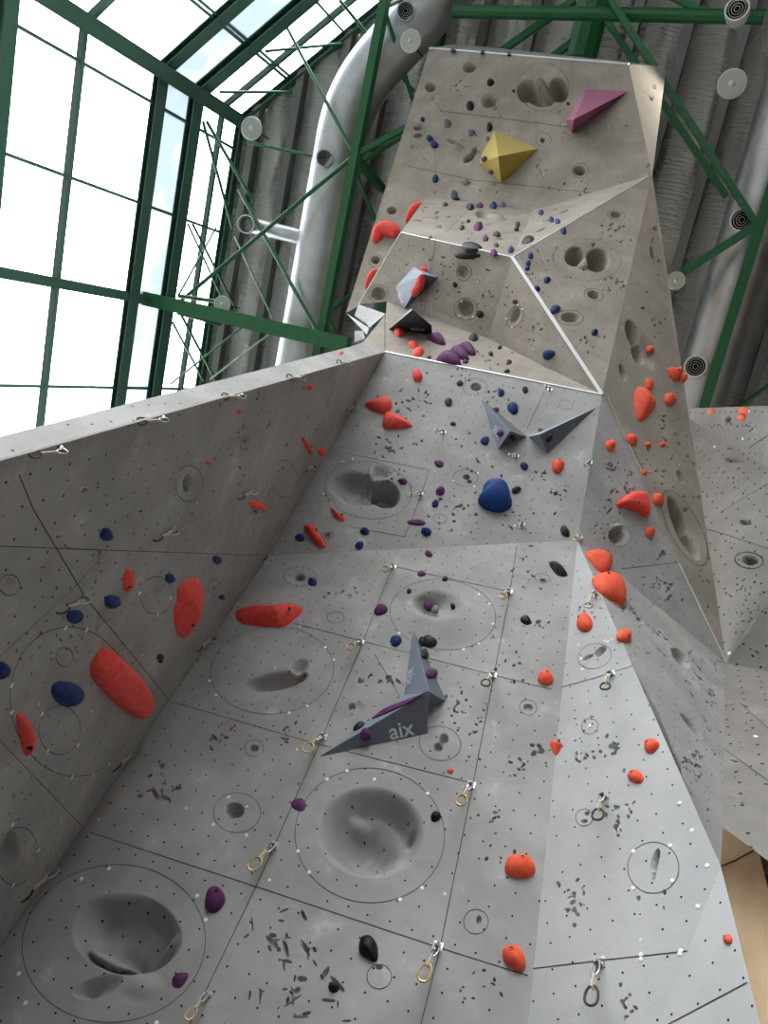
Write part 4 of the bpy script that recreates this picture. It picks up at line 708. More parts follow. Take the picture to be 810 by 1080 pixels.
hold('head', [(398, 283), (393, 284), (388, 291), (385, 299), (385, 305), (390, 298), (396, 288)], 'red', 'thin coral hold along the niche edge trim', .7, 'dome', bolt=False, group='coral holds on the outer strip of the head')

# ------------------------------------------------------------------ volumes (large screwed-on polyhedra)
class Facet(Face): pass
VOLN = [0]
def volume(f, base, tops, faces, mats, label, seedname='climbing_volume'):
    """base: pixels on the wall plane; tops: (pixel, height above the plane); faces index base then tops"""
    F_ = FA[f]; pts = [F_.at(p)-F_.N*.01 for p in base]+[F_.at(p, h) for p, h in tops]; vis = []
    c = np.mean(pts, 0); out = []; mi = []
    for fc, mt in zip(faces, mats):
        n = np.cross(pts[fc[1]]-pts[fc[0]], pts[fc[2]]-pts[fc[0]]); fc = tuple(fc) if n@(np.mean([pts[i] for i in fc], 0)-c) > 0 else tuple(reversed(fc)); out.append(fc); mi.append(mt)
    ms = []; [ms.append(m) for m in mi if m not in ms]
    me = mesh(pts, out); [me.materials.append(m) for m in ms]
    for p, m in zip(me.polygons, mi): p.material_index = ms.index(m)
    bm = bmesh.new(); bm.from_mesh(me); bmesh.ops.bevel(bm, geom=[e for e in bm.edges], offset=.006, segments=2, affect='EDGES', profile=.6); bm.to_mesh(me); bm.free()
    o = top('climbing_volume', me, None, pts[0]); tag(o, label, 'climbing volume', 'screwed-on polyhedral volumes')
    o_f = []
    for fc in faces:
        n = facing(np.cross(pts[fc[1]]-pts[fc[0]], pts[fc[2]]-pts[fc[0]]), pts[fc[0]]); o_f.append(Facet('v', np.mean([pts[i] for i in fc], 0), n))
    return o, o_f, pts
def letters(parent, facet, text, pa, pb, m=LETTER):
    """lettering whose baseline runs from pixel pa to pixel pb on a facet"""
    a, b = facet.at(pa, .004), facet.at(pb, .004); x = nz(b-a); y = np.cross(facet.N, x)
    cu = bpy.data.curves.new('t', 'FONT'); cu.body = text; cu.size = 1; cu.extrude = .004; cu.offset = .012; cu.align_x = 'LEFT'; to = bpy.data.objects.new('t', cu); COL.objects.link(to)
    dg = bpy.context.evaluated_depsgraph_get(); dg.update(); me = bpy.data.meshes.new_from_object(to.evaluated_get(dg)); bpy.data.objects.remove(to)
    xs = [v.co.x for v in me.vertices]; s = np.linalg.norm(b-a)/(max(xs)-min(xs)); z = np.cross(x, y)
    for v in me.vertices: q = a+x*(v.co.x-min(xs))*s+y*v.co.y*s+z*v.co.z*s*.3; v.co = q
    me.materials.clear(); return child('lettering', me, m, parent)
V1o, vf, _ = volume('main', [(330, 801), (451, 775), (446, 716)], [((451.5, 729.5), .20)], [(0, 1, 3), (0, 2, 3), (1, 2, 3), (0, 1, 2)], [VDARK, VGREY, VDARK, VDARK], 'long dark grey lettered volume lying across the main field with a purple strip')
letters(V1o, vf[0], 'aix', (412, 780), (438, 774.5))
stripv = MB(); sf = vf[1]; A_, B_ = sf.at((392, 754), .004), sf.at((449, 731), .004)
sp = [sf.at(p, .004) for p in ((392.5, 758), (404, 748.5), (416, 743.5), (449, 731), (430, 742), (408, 752))]; stripv.add(sp+[p+sf.N*.006 for p in sp], [tuple(range(6))[::-1], tuple(range(6, 12))]+[(i, (i+1) % 6, 6+(i+1) % 6, 6+i) for i in range(6)])
child('grip_strip', stripv.me(), PURPLE, V1o)['label'] = 'purple strip hold along the ridge'
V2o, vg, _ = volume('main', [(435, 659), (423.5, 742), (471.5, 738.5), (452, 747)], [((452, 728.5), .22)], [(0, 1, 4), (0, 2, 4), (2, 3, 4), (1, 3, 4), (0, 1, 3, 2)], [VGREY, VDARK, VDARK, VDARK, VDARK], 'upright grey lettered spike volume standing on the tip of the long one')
letters(V2o, vg[0], 'aix', (431, 707), (427, 725))
hold(None, (386, 775.5, 6.6, 6.4), 'purple', 'purple ball bolted on the front of the long dark grey volume', .85, 'ball', bolt=(.4, .2), plane=vf[0]); hold('main', (379, 766, 7, 5, -20), 'chalkblack', 'black and white knob behind the ridge of the long volume', .9, 'ball')
hold(None, (448.5, 689, 4.2, 5.2, -15), 'chalkblack', 'black and white knob on the shaded side of the upright spike volume', .8, 'ball', plane=vg[1]); hold(None, (456, 709.5, 6, 5.4), 'purple', 'chalky purple knob on the shaded side of the upright spike volume', .85, 'ball', bolt=(0, .3), plane=vg[1])
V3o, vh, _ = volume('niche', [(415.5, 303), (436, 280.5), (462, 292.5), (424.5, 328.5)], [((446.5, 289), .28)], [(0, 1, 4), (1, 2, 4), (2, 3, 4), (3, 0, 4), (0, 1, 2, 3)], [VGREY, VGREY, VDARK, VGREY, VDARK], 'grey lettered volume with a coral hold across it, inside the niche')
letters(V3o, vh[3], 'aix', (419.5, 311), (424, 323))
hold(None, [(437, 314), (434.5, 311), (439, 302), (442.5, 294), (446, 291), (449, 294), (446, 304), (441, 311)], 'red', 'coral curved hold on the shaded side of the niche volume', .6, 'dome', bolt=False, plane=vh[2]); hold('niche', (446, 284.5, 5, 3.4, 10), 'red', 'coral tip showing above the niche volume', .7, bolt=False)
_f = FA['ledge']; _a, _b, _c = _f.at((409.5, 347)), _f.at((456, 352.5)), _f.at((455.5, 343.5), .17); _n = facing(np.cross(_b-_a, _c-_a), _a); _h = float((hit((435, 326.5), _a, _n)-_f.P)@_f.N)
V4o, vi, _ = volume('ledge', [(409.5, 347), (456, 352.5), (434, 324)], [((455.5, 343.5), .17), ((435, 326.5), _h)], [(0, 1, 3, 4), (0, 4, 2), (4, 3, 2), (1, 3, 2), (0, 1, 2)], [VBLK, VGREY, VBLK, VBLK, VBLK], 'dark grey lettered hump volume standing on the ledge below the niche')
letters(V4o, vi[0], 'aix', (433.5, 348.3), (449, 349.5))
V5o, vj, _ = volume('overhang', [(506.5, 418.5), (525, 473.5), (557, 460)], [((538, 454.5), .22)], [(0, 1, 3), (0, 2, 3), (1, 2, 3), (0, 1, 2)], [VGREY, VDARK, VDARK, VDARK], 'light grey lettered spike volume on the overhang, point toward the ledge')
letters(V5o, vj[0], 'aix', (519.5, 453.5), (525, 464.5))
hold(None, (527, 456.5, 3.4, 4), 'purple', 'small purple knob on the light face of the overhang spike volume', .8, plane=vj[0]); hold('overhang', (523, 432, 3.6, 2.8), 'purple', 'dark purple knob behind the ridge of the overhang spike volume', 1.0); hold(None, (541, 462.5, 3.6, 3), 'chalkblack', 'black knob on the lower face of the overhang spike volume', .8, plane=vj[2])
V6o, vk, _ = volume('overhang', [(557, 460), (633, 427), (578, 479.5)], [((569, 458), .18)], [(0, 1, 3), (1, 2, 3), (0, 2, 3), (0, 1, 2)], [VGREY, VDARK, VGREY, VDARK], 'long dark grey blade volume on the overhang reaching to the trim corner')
hold(None, (580, 462, 3.2, 5, 20), 'black', 'black hold bolted on the face of the long blade volume', .8, plane=vk[1])
V7o, vl, _ = volume('head', [(521, 136.5), (568.5, 156), (528.5, 193), (505, 172), (508.5, 160)], [((525.5, 165), .5)], [(0, 1, 5), (1, 2, 5), (2, 3, 5), (3, 4, 5), (4, 0, 5), (0, 1, 2, 3, 4)], [VYEL]*6, 'mustard yellow pyramid volume on the tower head')
for (x, y, t) in ((510, 168, 'upper dark knob on the yellow volume'), (517.5, 181.5, 'lower dark knob on the yellow volume')): hold(None, (x, y, 2.4, 3, -20), 'purple', t, .6, plane=vl[2])
V8o, vm, _ = volume('head', [(619, 92.5), (663.5, 95), (603, 140.5), (596.5, 126)], [((605, 126), .45)], [(0, 1, 4), (1, 2, 4), (2, 3, 4), (3, 0, 4), (0, 1, 2, 3)], [VPNK]*5, 'mauve pink pointed volume on the tower head')

# ------------------------------------------------------------------ quickdraws
def carabiner(c, L, W_, r, yaw):
    pts = []; n = 18
    for i in range(n):
        a = 2*PI*i/n; x = math.cos(a)*W_/2*(1-.15*math.sin(a)); z = math.copysign(abs(math.sin(a))**.8, math.sin(a))*L/2; pts.append(np.array(c)+np.array((x*math.cos(yaw), x*math.sin(yaw), z)))
    mb = MB(); mb.tube(pts, r, 7, closed=True); return mb
def quickdraw(f, pa, pb, label, group, low='dark', k=1.0):
    F_ = FA[f]; b = F_.at(pa); q = b+F_.N*.035; best = .2
    for L in np.arange(.08, 1.4, .01):
        e = np.linalg.norm(proj(q-np.array((0, 0, L)))[0]-np.array(pb))
        if L == .08 or e < be: be = e; best = L
    L = max(.12, best); yaw = math.atan2(b[1], b[0])+PI/2-.7; w = min(1.3, max(.55, L/.21))*k
    o = empty('quickdraw', b, label, 'quickdraw', group)
    mb = MB(); mb.bar(b-F_.N*.004, b+F_.N*.006, .04*w, .035*w).bar(b+F_.N*.004, b+F_.N*.045-np.array((0, 0, .012)), .024*w, .005); mb.lathe(b, F_.N, [(.012, .004), (.012, .016)], 6); child('hanger', mb.me(), STEEL, o)
    cl = .088*w; m1 = carabiner(q-np.array((0, 0, cl*.45)), cl, .036*w, .0042*w, yaw); child('carabiner', m1.me(), STEEL, o, True)
    z0, z1 = cl*.85, L-cl*.8; z1 = max(z1, z0+.03); mb = MB(); t = np.array((math.cos(yaw), math.sin(yaw), 0))
    mb.bar(q-np.array((0, 0, z0)), q-np.array((0, 0, z1)), .02*w, .007*w, t); child('sling', mb.me(), SLING, o)
    m2 = carabiner(q-np.array((0, 0, z1+cl*.4)), cl*1.1, .046*w, .005*w, yaw+.45); child('carabiner', m2.me(), {'dark': DARK, 'gold': BRASS, 'steel': STEEL}[low], o, True)['label'] = {'dark': 'black rope-end carabiner', 'gold': 'golden rope-end carabiner', 'steel': 'silver rope-end carabiner'}[low]
    return o
g = 'quickdraws on the main field'
for pa, pb, t, lo in (((221, 1049), (203, 1078), 'quickdraw hanging at the bottom joint next to the bottom crater insert', 'gold'), ((290, 892), (267, 918), 'quickdraw hanging from the long joint beside the crater insert', 'gold'), ((462, 998), (445, 1033), 'quickdraw hanging at the joint crossing below the crater insert', 'gold'), ((497, 828), (487, 849), 'quickdraw hanging at the joint corner above the crater insert', 'gold'), ((341, 777), (324, 793), 'quickdraw hanging beside the tip of the long dark volume', 'gold'),
                      ((381, 677), (370, 687), 'quickdraw hanging at the joint crossing above the slot insert', 'gold'), ((415, 598), (405, 603), 'quickdraw hanging at the top joint crossing of the main field', 'gold'), ((537, 624), (530, 631), 'quickdraw hanging beside the bulging insert, toward the prow', 'gold'), ((520, 712), (512, 723), 'quickdraw hanging at the joint below the bulging insert', 'dark')):
    quickdraw('main', pa, pb, t, g, lo)
g = 'quickdraws on the prow'
for pa, pb, t in (((629, 627), (623, 641), 'quickdraw on the pale prow above the orange ball'), ((645, 711), (640, 727), 'quickdraw on the pale prow joint below the eye-shaped insert'), ((638, 840), (636, 864), 'quickdraw in the middle of the pale prow'), ((633, 1017), (630, 1058), 'lowest quickdraw of the pale prow')):
    quickdraw('prow', pa, pb, t, g, 'steel' if '627' in str(pa) else 'dark')
g = 'quickdraws on the dark side wall'
for pa, pb, t in (((56, 914), (17, 945), 'quickdraw beside the pale carved disc low on the side wall'), ((143, 788), (114, 806), 'quickdraw at the corner joint under the largest coral slab'), ((224, 671), (203, 681), 'quickdraw under the tall coral leaf-shaped hold'), ((88, 629), (60, 642), 'quickdraw above a navy knob at the crossing joints of the side wall'), ((182, 558), (160, 563), 'quickdraw in the middle of the side wall above the seam'),
                  ((62, 472), (33, 478), 'first quickdraw along the bright wall edge, nearest the picture edge'), ((170, 440), (146, 443), 'second quickdraw along the bright wall edge'), ((253, 416), (235, 419), 'third quickdraw along the bright wall edge'), ((317, 397), (303, 399), 'fourth quickdraw along the bright wall edge'), ((368, 382), (356, 384), 'last quickdraw along the bright wall edge, beside the corner'), ((266, 517), (250, 522), 'quickdraw just above the coral sausage hold of the side wall'),
                  ((330, 491), (318, 494), 'quickdraw below the thin coral blade hold'), ((372, 429), (362, 431), 'quickdraw in the shade beside the upper pointed coral hold'), ((289, 580), (275, 586), 'quickdraw at the inner corner kink')):
    quickdraw('side', pa, pb, t, g, 'dark', .72 if 'edge' in t else .9)
g = 'quickdraws on the overhang'
for pa, pb, t in (((468, 456), (460, 458), 'small quickdraw in the middle of the overhang'), ((444, 521), (433, 525), 'small quickdraw beside the carved pocket outline'), ((551, 553), (546, 558), 'small quickdraw low on the overhang below the big blue bell'), ((545, 481), (539, 484), 'small quickdraw under the two grey overhang volumes'), ((622, 488), (616, 491), 'small quickdraw by the skirt edge of the overhang'), ((580, 411), (575, 413), 'small quickdraw just below the white trim')):
    quickdraw('overhang', pa, pb, t, g, 'steel', .8)
quickdraw('overhang', (611, 566), (607, 569), 'small quickdraw on the tip where prow and overhang meet', None, 'gold')
g = 'long slings hanging on the tower head'
for pa, pb, t in (((466, 118), (455, 104), 'long sling below the upper window-side pocket'), ((529, 125), (522, 113), 'long sling below the round split pocket'), ((450, 170), (435, 154), 'long sling below the double pocket'), ((595, 132), (591, 117), 'long sling between the heart insert and the mauve volume'), ((643, 138), (641, 123), 'long sling under the mauve volume'), ((572, 185), (569, 173), 'short sling right of the yellow volume'), ((685, 185), (684, 174), 'sling at the outer corner of the head')):
    quickdraw('head', pa, pb, t, g, 'dark', .8)
assert len(set(LABELS)) == len(LABELS), [l for l in LABELS if LABELS.count(l) > 1]

# ------------------------------------------------------------------ the hall: floor, ceiling, glazed walls
def struct(name, me, m, **kw):
    if len(me.materials) == 0: me.materials.append(m)
    o = bpy.data.objects.new(name, me); COL.objects.link(o); o['kind'] = 'structure'; WORLD_OF[o.name] = Vector((0, 0, 0)); return o
def sempty(name, loc=(0, 0, 0)):
    o = bpy.data.objects.new(name, None); COL.objects.link(o); o.location = loc; o['kind'] = 'structure'; WORLD_OF[o.name] = Vector(loc); return o
HC = 17.35; XL = -11.42; YC = -4.22; DD = np.array((math.cos(math.radians(41)), -math.sin(math.radians(41)), 0)); LW2 = 9.0; LW3 = 8.5; HG = 13.0
YB, XR = 9.5, 12.0; cor = np.array((XL, YC, 0)); end2 = cor+DD*LW2; end3 = end2+DD*LW3; YF = end3[1]
def prism(poly, z0, z1):
    n = len(poly); v = [(x, y, z0) for x, y in poly]+[(x, y, z1) for x, y in poly]
    return mesh(v, [tuple(range(n))[::-1], tuple(range(n, 2*n))]+[(i, (i+1) % n, n+(i+1) % n, n+i) for i in range(n)])
room = [(XL, YB), (XL, YC), (end3[0], end3[1]), (XR, YF), (XR, YB)]
RWM0 = mat('roof_deck', srgb(120, 118, 114), .8)
FLOORM = mat('grey_sports_floor', srgb(98, 98, 100), .6, 0, srgb(88, 88, 90), .05, 3)
struct('floor', prism(room, FLOOR-.1, FLOOR), FLOORM)
def billow():
    xs = [x for x in np.arange(0, 24*8+1)/8*1.03+XL+.45-1.03 if XL-.1 <= x <= XR+.1]; n = 44; vs = []
    for x in xs:
        y0 = max(YF, YC-(x-XL)*math.tan(math.radians(41)))-.05
        for k in range(n): y = y0+(YB-y0)*k/(n-1); ph = ((x-XL-.45)/1.03) % 1; vs.append((x, y, HC-.01-(.2+.03*math.sin(y*1.3+x))*abs(math.sin(PI*ph))**.9))
    me = mesh(vs, [(i*n+j, i*n+j+1, (i+1)*n+j+1, (i+1)*n+j) for i in range(len(xs)-1) for j in range(n-1)]); me.shade_smooth(); return me
ceil_o = struct('ceiling', prism(room, HC, HC+.2), RWM0)
child('foil_blanket', billow(), FOIL, ceil_o)
BACKM = mat('dark_brown_cladding', srgb(92, 66, 50), .8); RWM = mat('beige_plaster', srgb(112, 102, 92), .85, 0, srgb(104, 95, 86), .1, 2)
for za, zb in ((FLOOR, 8.5), (15.6, HC)): struct('wall_back', prism([(XL, YB), (XR, YB), (XR, YB+.2), (XL, YB+.2)], za, zb), BACKM)
struct('wall_right', prism([(XR, YF), (XR+.2, YF), (XR+.2, YB), (XR, YB)], FLOOR, HC), RWM)
struct('wall_front', prism([(end3[0], YF-.2), (XR, YF-.2), (XR, YF), (end3[0], YF)], FLOOR, HC), RWM)
def glazed(name, org, dr, L, uprights, beams, bars, n_in, top_=None, bot=None):
    top_ = top_ or HC; bot = FLOOR if bot is None else bot
    w = sempty(name, tuple(org+np.array((0, 0, FLOOR)))); dr = np.asarray(dr, float); z = np.array((0, 0, 1.)); at = lambda t, h: org+dr*t+z*h
    for t, wd_ in uprights: child('mullion', MB().bar(at(t, bot), at(t, top_), wd_, wd_*1.1, n_in).me(), GREY_GREEN if wd_ < .15 else FRAMEG, w)
    for h, hw, dp in beams: child('transom_beam', MB().ibeam(at(0, h)+n_in*dp*.35, at(L, h)+n_in*dp*.35, hw, dp, .03, n_in).me(), FRAMEG, w)
    for h, hw in bars: child('glazing_bar', MB().bar(at(0, h), at(L, h), hw, hw*1.3, n_in).me(), GREY_GREEN, w)
    hs = [(FLOOR, 14.05, GLASS), (14.05, 15.3, GLASSB), (15.3, HC, GLASS)]
    if top_ < HC: hs = [(bot, top_, GLASS)]
    for a, b, g_ in hs: child('pane', mesh([at(0, a)-n_in*.02, at(L, a)-n_in*.02, at(L, b)-n_in*.02, at(0, b)-n_in*.02], [(0, 1, 2, 3)]), g_, w)
    return w
nin1 = np.array((1., 0, 0)); nin2 = np.array((-DD[1], DD[0], 0)); nin2 = nin2 if nin2@(np.array((0, 0, 0))-cor) > 0 else -nin2
glazed('window_1', cor, (0, 1, 0), YB-YC, [(-3.54-YC, .06), (-1.57-YC, .06), (.37-YC, .2), (2.38-YC, .06), (4.35-YC, .06), (6.3-YC, .2)], [(10.1, .26, .3), (14.02, .3, .16), (15.25, .34, .18), (17.1, .22, .16), (5.9, .26, .3)], [(11.87, .1), (16.35, .09), (8.0, .1), (3.9, .1), (1.9, .1)], nin1)
def t2(px):                                                         # where a pixel meets the second glazed wall, as a distance along it
    p = hit(px, cor, nin2); return float((p-cor)@DD)
glazed('window_2', cor, DD, LW2, [(t2((225, 12)), .06), (t2((275, 60)), .06), (t2((353, 23)), .05), (t2((353, 23))+2, .2), ], [(14.02, .3, .16), (15.25, .34, .18), (17.1, .24, .16), (10.1, .26, .3), (5.9, .26, .3)], [(16.3, .09), (11.9, .1), (8.0, .1), (3.9, .1)], nin2)
glazed('window_3', end2, DD, LW3, [(.1, .2), (2.75, .05), (5.5, .2), (8.25, .05), (8.4, .2)], [(HG-.1, .3, .34), (5.9, .26, .3)], [(8, .1), (3.9, .1), (1.9, .1)], nin2, HG)
struct('added_upper_front', prism([tuple(end2[:2]), tuple(end3[:2]), tuple((end3-nin2*.2)[:2]), tuple((end2-nin2*.2)[:2])], HG, HC), RWM)  # unseen solid band added above the glazing to keep the tower head darker
glazed('added_clerestory', np.array((XL, YB, 0)), (1, 0, 0), XR-XL, [(k*3.9+.1, .2) for k in range(7)], [(8.5, .3, .3), (12, .2, .2), (15.6, .3, .3)], [], np.array((0, -1., 0)), 15.6, 8.5)  # unseen clerestory added to brighten the foil ceiling and ducts
struct('trim_1', MB().ibeam(cor+np.array((.12, .05, FLOOR)), cor+np.array((.12, .05, HC)), .3, .42, .03, (1, .4, 0)).me(), FRAMEG)
pu = sempty('ceiling_purlins', (0, 0, HC)); pu.name = 'trim_2'; WORLD_OF['trim_2'] = Vector((0, 0, HC))
x = XL+.45; i = 0
while x < XR:
    y0 = max(YF, YC-(x-XL)*math.tan(math.radians(41)))
    mb = MB(); mb.bar((x, y0, HC-.16), (x, YB, HC-.16), .19, .32); child('purlin', mb.me(), PURL, pu); x += 1.03
for y in (-7.2, -2.0, 4.2): child('foil_lap', MB().bar((max(XL+.3, XL+.3+(YC-y)/math.tan(math.radians(41))), y, HC-.012), (XR, y, HC-.012), .05, .02).me(), PURL, pu)

# ------------------------------------------------------------------ ducts with jet nozzles
VOIDM = mat('dark_void', (.003, .003, .003, 1), 1, spec=0)
def nozzle(parent, c, ax, r=.2):
    c = np.asarray(c, float); ax = nz(ax); mb = MB(); mb.lathe(c, ax, [(r*.9, -.1), (r*1.02, .0), (r*1.02, .22), (r*.86, .22), (r*.84, .05)], 28); o = child('nozzle', mb.me(), WHITEP if r > .18 else DUCT, parent, False)
    mb = MB()
    mb.lathe(c, ax, [(r*.85, .04), (r*.85, .12)], 28)
    child('nozzle_throat', mb.me(), VOIDM, o)
    for k in (.68, .46, .24): mb = MB(); x_ = nz(np.cross(ax, (0, 1, .3))); y_ = np.cross(ax, x_); mb.tube([c+ax*.2+r*k*(math.cos(2*PI*q/24)*x_+math.sin(2*PI*q/24)*y_) for q in range(24)], .006, 6, closed=True); child('nozzle_ring', mb.me(), STEEL, o)
ZD = 16.0; xl = -8.07; r1 = .56
bend = np.array((xl, -4.75, ZD)); far_ = atz((459, 0), ZD); dv = nz(far_-bend)
d1 = empty('air_duct', (xl, 0, ZD), 'shiny round ventilation duct with an elbow, running along the ceiling by the glazing', 'air duct')
path = [np.array((xl, YB-.1, ZD))]+[np.array((xl, y, ZD)) for y in (6, 3, 0, -3)]
for t in np.linspace(0, 1, 9): a_ = bend+np.array((0, .9, 0)); b_ = bend+dv*.9; path.append((1-t)**2*a_+2*t*(1-t)*bend+t*t*b_)
path += [bend+dv*k for k in (2, 4, 5.6)]
child('duct_body', MB().tube(path, r1, 36).me(), DUCT, d1, True)
for k in list(range(2, 20)): 
    y = YB-.6-k*.75
    if y > -3.9: child('duct_seam', MB().tube([np.array((xl, y+.012, ZD)), np.array((xl, y-.012, ZD))], r1+.006, 36).me(), DUCT, d1)
for k in (.95, 1.7, 2.45, 3.2): p_ = bend+dv*k; child('duct_seam', MB().tube([p_-dv*.012, p_+dv*.012], r1+.006, 36).me(), DUCT, d1)
for px in ((340, 165), (426, 9)):
    q = atz(px, ZD-.62); c_ = np.array((q[0], q[1], ZD-.48)); nozzle(d1, c_, nz(-q)+np.array((0, 0, -.25)), .17)
q0, q1 = atz((316, 250), ZD-.1), atz((262, 237), ZD-.2); child('branch_pipe', MB().tube([q0+np.array((.4, 0, 0)), q0, q1], .17, 20).me(), DUCT, d1, True); nozzle(d1, q1, nz(-q1)+nz(q1-q0)*.3, .2)
xr = .44; r2 = .5
d2 = empty('air_duct', (xr, 0, ZD), 'straight shiny ventilation duct beside the tower flank with white jet nozzles', 'air duct')
child('duct_body', MB().tube([np.array((xr, y, ZD)) for y in (YB-.1, 5, 1, -3, -7, -12)], r2, 36).me(), DUCT, d2, True)
for k in range(18): y = 6-k*.75; child('duct_seam', MB().tube([np.array((xr, y+.012, ZD)), np.array((xr, y-.012, ZD))], r2+.006, 36).me(), DUCT, d2)
for px in ((735, 387), (784, 232), (779, 9)): q = atz(px, ZD-.66); nozzle(d2, np.array((q[0], q[1], ZD-.44)), (-.12, -.02, -1), .2)

# ------------------------------------------------------------------ green roof steel
def truss(label, x, zb, xt, zt, y0, y1, step):
    o = empty('roof_truss', (x, y0, zb), label, 'roof truss', 'green roof trusses')
    child('chord', MB().bar((x, y0, zb), (x, y1, zb), .17, .2).me(), GREEN, o); child('chord', MB().ibeam((xt, y0, zt), (xt, y1, zt), .2, .26, .03).me(), GREEN, o)
    n = int((y1-y0)/step)
    for k in range(n):
        a, b, c = y0+k*step, y0+(k+.5)*step, y0+(k+1)*step
        child('web_member', MB().tube([(x, a, zb), (xt, b, zt)], .045, 8).me(), GREEN, o); child('web_member', MB().tube([(xt, b, zt), (x, c, zb)], .045, 8).me(), GREEN, o)
    return o
xt1 = atz((432, 190), 17.0)[0]
truss('green roof truss between the elbow duct and the tower head', -7.2, 15.0, xt1, 17.0, -9.0, 8.7, 2.95)
truss('green roof truss along the straight duct by the far wall', .55, 15.0, .64, 16.9, -9.7, 8.6, 3.05)
def steel(name, label, pa, za, pb, zb, w=.12, h=.12, beam=False, cat='roof brace', group='green roof braces', tube=False, ext=(0, 0)):
    a, b = atz(pa, za), atz(pb, zb); e = nz(b-a); a = a-e*ext[0]; b = b+e*ext[1]; mb = MB()
    (mb.tube([a, b], w/2, 10) if tube else mb.ibeam(a, b, w, h) if beam else mb.bar(a, b, w, h)); o = top(name, mb.me(), GREEN, (a+b)/2); return tag(o, label, cat, group)
steel('roof_beam', 'green crossbeam from the glazing to the top of the side wall, under the branch pipe', (184, 322), 14.6, (368, 364), 14.6, .3, .26, cat='roof beam', group=None, ext=(.9, 0))
steel('roof_beam', 'heavy green crossbeam behind the top edge of the tower head', (478, 12), 15.6, (806, 18), 15.6, .24, .3, True, 'roof beam', None, (1, 10))
steel('roof_beam', 'wide upright-looking green beam rising behind the middle of the head edge', (628, 0), 16.6, (612, 64), 16.6, .62, .3, True, 'roof beam', None, (3, 2))
B_ = [('long thin brace from the second glazed wall to the elbow duct', (302, 28), 15.6, (374, 164), 15.0, .07), ('brace from the crossing node up toward the tower head', (374, 164), 15.0, (470, 112), 15.6, .11), ('brace from the crossing node down toward the glazing', (374, 164), 15.0, (190, 318), 15.2, .09),
      ('thin brace crossing above the elbow of the duct', (358, 0), 15.6, (437, 97), 16.6, .07), ('stub brace behind the outer strip of the tower head', (376, 168), 15.0, (404, 200), 16.8, .14), ('thin brace from the corner lamp over the foil to the duct nozzle', (262, 150), 15.6, (336, 166), 15.8, .07),
      ('brace descending from the corner lamp along the window edge', (214, 128), 15.2, (245, 240), 15.9, .07), ('brace descending beside the window edge to the branch nozzle', (218, 128), 15.3, (268, 214), 15.9, .08), ('brace continuing past the branch nozzle to the truss node', (252, 200), 15.9, (336, 352), 15.0, .09), ('thin brace from the branch nozzle to the crossbeam', (248, 250), 16.4, (292, 345), 14.9, .05),
      ('thin brace below the crossbeam reaching toward the window', (290, 348), 14.8, (222, 400), 16.2, .05), ('lower thin brace under the crossbeam beside the elbow duct', (255, 345), 14.8, (180, 405), 15.6, .05), ('window brace falling from the crossbeam joint', (190, 330), 14.8, (228, 402), 16.8, .07), ('second window brace falling from the crossbeam joint', (182, 340), 14.8, (215, 402), 16.8, .06),
      ('window brace rising from the crossbeam joint to the upper transom', (188, 312), 14.9, (228, 240), 16.8, .05), ('inner window brace above the crossbeam joint', (203, 236), 15.2, (250, 328), 16.6, .06), ('outer window brace above the crossbeam joint', (198, 236), 15.2, (236, 318), 16.6, .05),
      ('short strut holding the round lamp by the crossbeam', (188, 312), 14.9, (228, 318), 15.0, .09), ('short strut under the round lamp by the crossbeam', (188, 330), 14.7, (232, 342), 16.6, .09),
      ('horizontal strut of the second glazed wall nearest the corner lamp', (232, 97), 15.3, (308, 97), 17.0, .06), ('horizontal strut of the second glazed wall nearer the duct elbow', (280, 54), 15.3, (362, 46), 17.0, .06),
      ('long brace running down beside the fin of the tower head', (640, -6), 15.4, (796, 234), 15.1, .11), ('dark lower brace parallel to the long one beside the fin', (640, 22), 16.2, (766, 207), 16.2, .11), ('thick strut from the lamp beside the flank to the truss', (716, 290), 15.3, (797, 238), 15.1, .13), ('thin brace behind the top of the far wall', (770, 436), 16.4, (830, 392), 16.4, .08),
      ('brace crossing the foil behind the head edge, window side', (520, 60), 16.4, (606, 0), 15.8, .12), ('short brace behind the head edge beside the wide beam', (580, 62), 16.6, (618, 34), 16.4, .12), ('brace behind the crossbeam at the far top', (700, -8), 16.6, (744, 14), 16.2, .1)]
for lb, pa, za, pb, zb, w_ in B_: steel('roof_brace', 'green '+lb, pa, za, pb, zb, w_, w_, tube=w_ < .1)

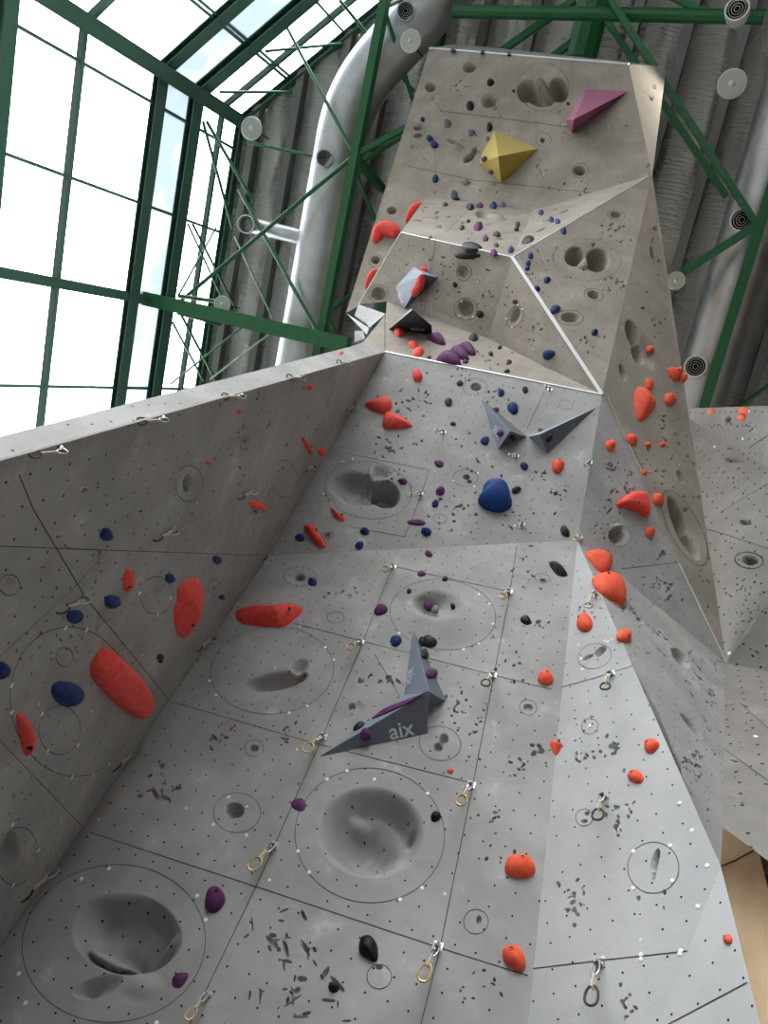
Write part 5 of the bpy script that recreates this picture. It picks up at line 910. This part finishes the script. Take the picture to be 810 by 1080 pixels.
# ------------------------------------------------------------------ hanging lamps
def lamp(px, z, r, label, power=0, col=(1, .86, .68), arm=(0, 0, .5)):
    r *= .72
    c = atz(px, z); o = empty('high_bay_lamp', c, label, 'ceiling lamp', 'round lamps on the roof steel'); ax = nz(-c*np.array((.35, .35, 1)))
    child('reflector', MB().lathe(c, -ax, [(r, 0), (r*1.03, .02), (r*.9, .08), (r*.45, .2), (r*.42, .3)], 32).me(), WHITEP, o)
    child('lens', MB().lathe(c, ax, [(r*.94, -.005), (r*.9, .012)], 32).me(), LENS, o); child('bulb', MB().lathe(c, ax, [(r*.26, .005), (r*.2, .03), (r*.05, .06)], 20).me(), WHITEP, o)
    child('ballast_box', MB().lathe(c, -ax, [(r*.4, .28), (r*.4, .46)], 16).me(), DARK, o); child('bracket', MB().bar(c-ax*.4, c-ax*.4+np.array(arm), .03, .03).me(), DARK, o)
    if power:
        l = bpy.data.lights.new('lamp_light', 'SPOT'); l.energy = power; l.color = col; l.spot_size = math.radians(150); l.spot_blend = .6; l.shadow_soft_size = r*.8
        lo = bpy.data.objects.new('lamp_light', l); COL.objects.link(lo); lo.parent = o; lo.location = Vector(ax*.08); lo.rotation_euler = Vector(ax).to_track_quat('-Z', 'Y').to_euler()
LP = 0
lamp((265, 135), 15.3, .32, 'round lamp at the glazed corner of the hall', LP); lamp((234, 321), 14.9, .26, 'round lamp beside the green crossbeam on the window side', LP); lamp((433, 43), 15.0, .28, 'round lamp beside the elbow duct above the tower head edge', LP)
lamp((713, 296), 15.2, .22, 'round lamp beside the tower flank, at the end of a thick strut', 420); lamp((772, 88), 15.4, .33, 'round lamp on the foil ceiling beyond the fin of the tower', 450)

# ------------------------------------------------------------------ daylight and exposure
w = bpy.data.worlds.new('overcast_sky'); SC.world = w; w.use_nodes = True; nt = w.node_tree; bg = nt.nodes['Background']
bg.inputs[1].default_value = 9.0
tcw = nt.nodes.new('ShaderNodeTexCoord'); sx = nt.nodes.new('ShaderNodeSeparateXYZ'); cr = nt.nodes.new('ShaderNodeValToRGB')
nt.links.new(tcw.outputs['Generated'], sx.inputs[0]); nt.links.new(sx.outputs[2], cr.inputs[0]); nt.links.new(cr.outputs[0], bg.inputs[0])
cr.color_ramp.elements[0].position = 0; cr.color_ramp.elements[0].color = (.10, .10, .096, 1); cr.color_ramp.elements[1].position = .03; cr.color_ramp.elements[1].color = (.93, .965, 1, 1)
SC.view_settings.view_transform = 'Standard'; SC.view_settings.look = 'None'; SC.view_settings.exposure = 0; SC.view_settings.gamma = 1; SC.view_settings.use_curve_mapping = False
SC.cycles.use_denoising = True; SC.cycles.max_bounces = 8; SC.cycles.diffuse_bounces = 4; SC.cycles.transparent_max_bounces = 12; SC.cycles.sample_clamp_indirect = 6
CW['kind'] = 'thing'; FW['kind'] = 'thing'
assert len(set(LABELS)) == len(LABELS), [l for l in LABELS if LABELS.count(l) > 1]
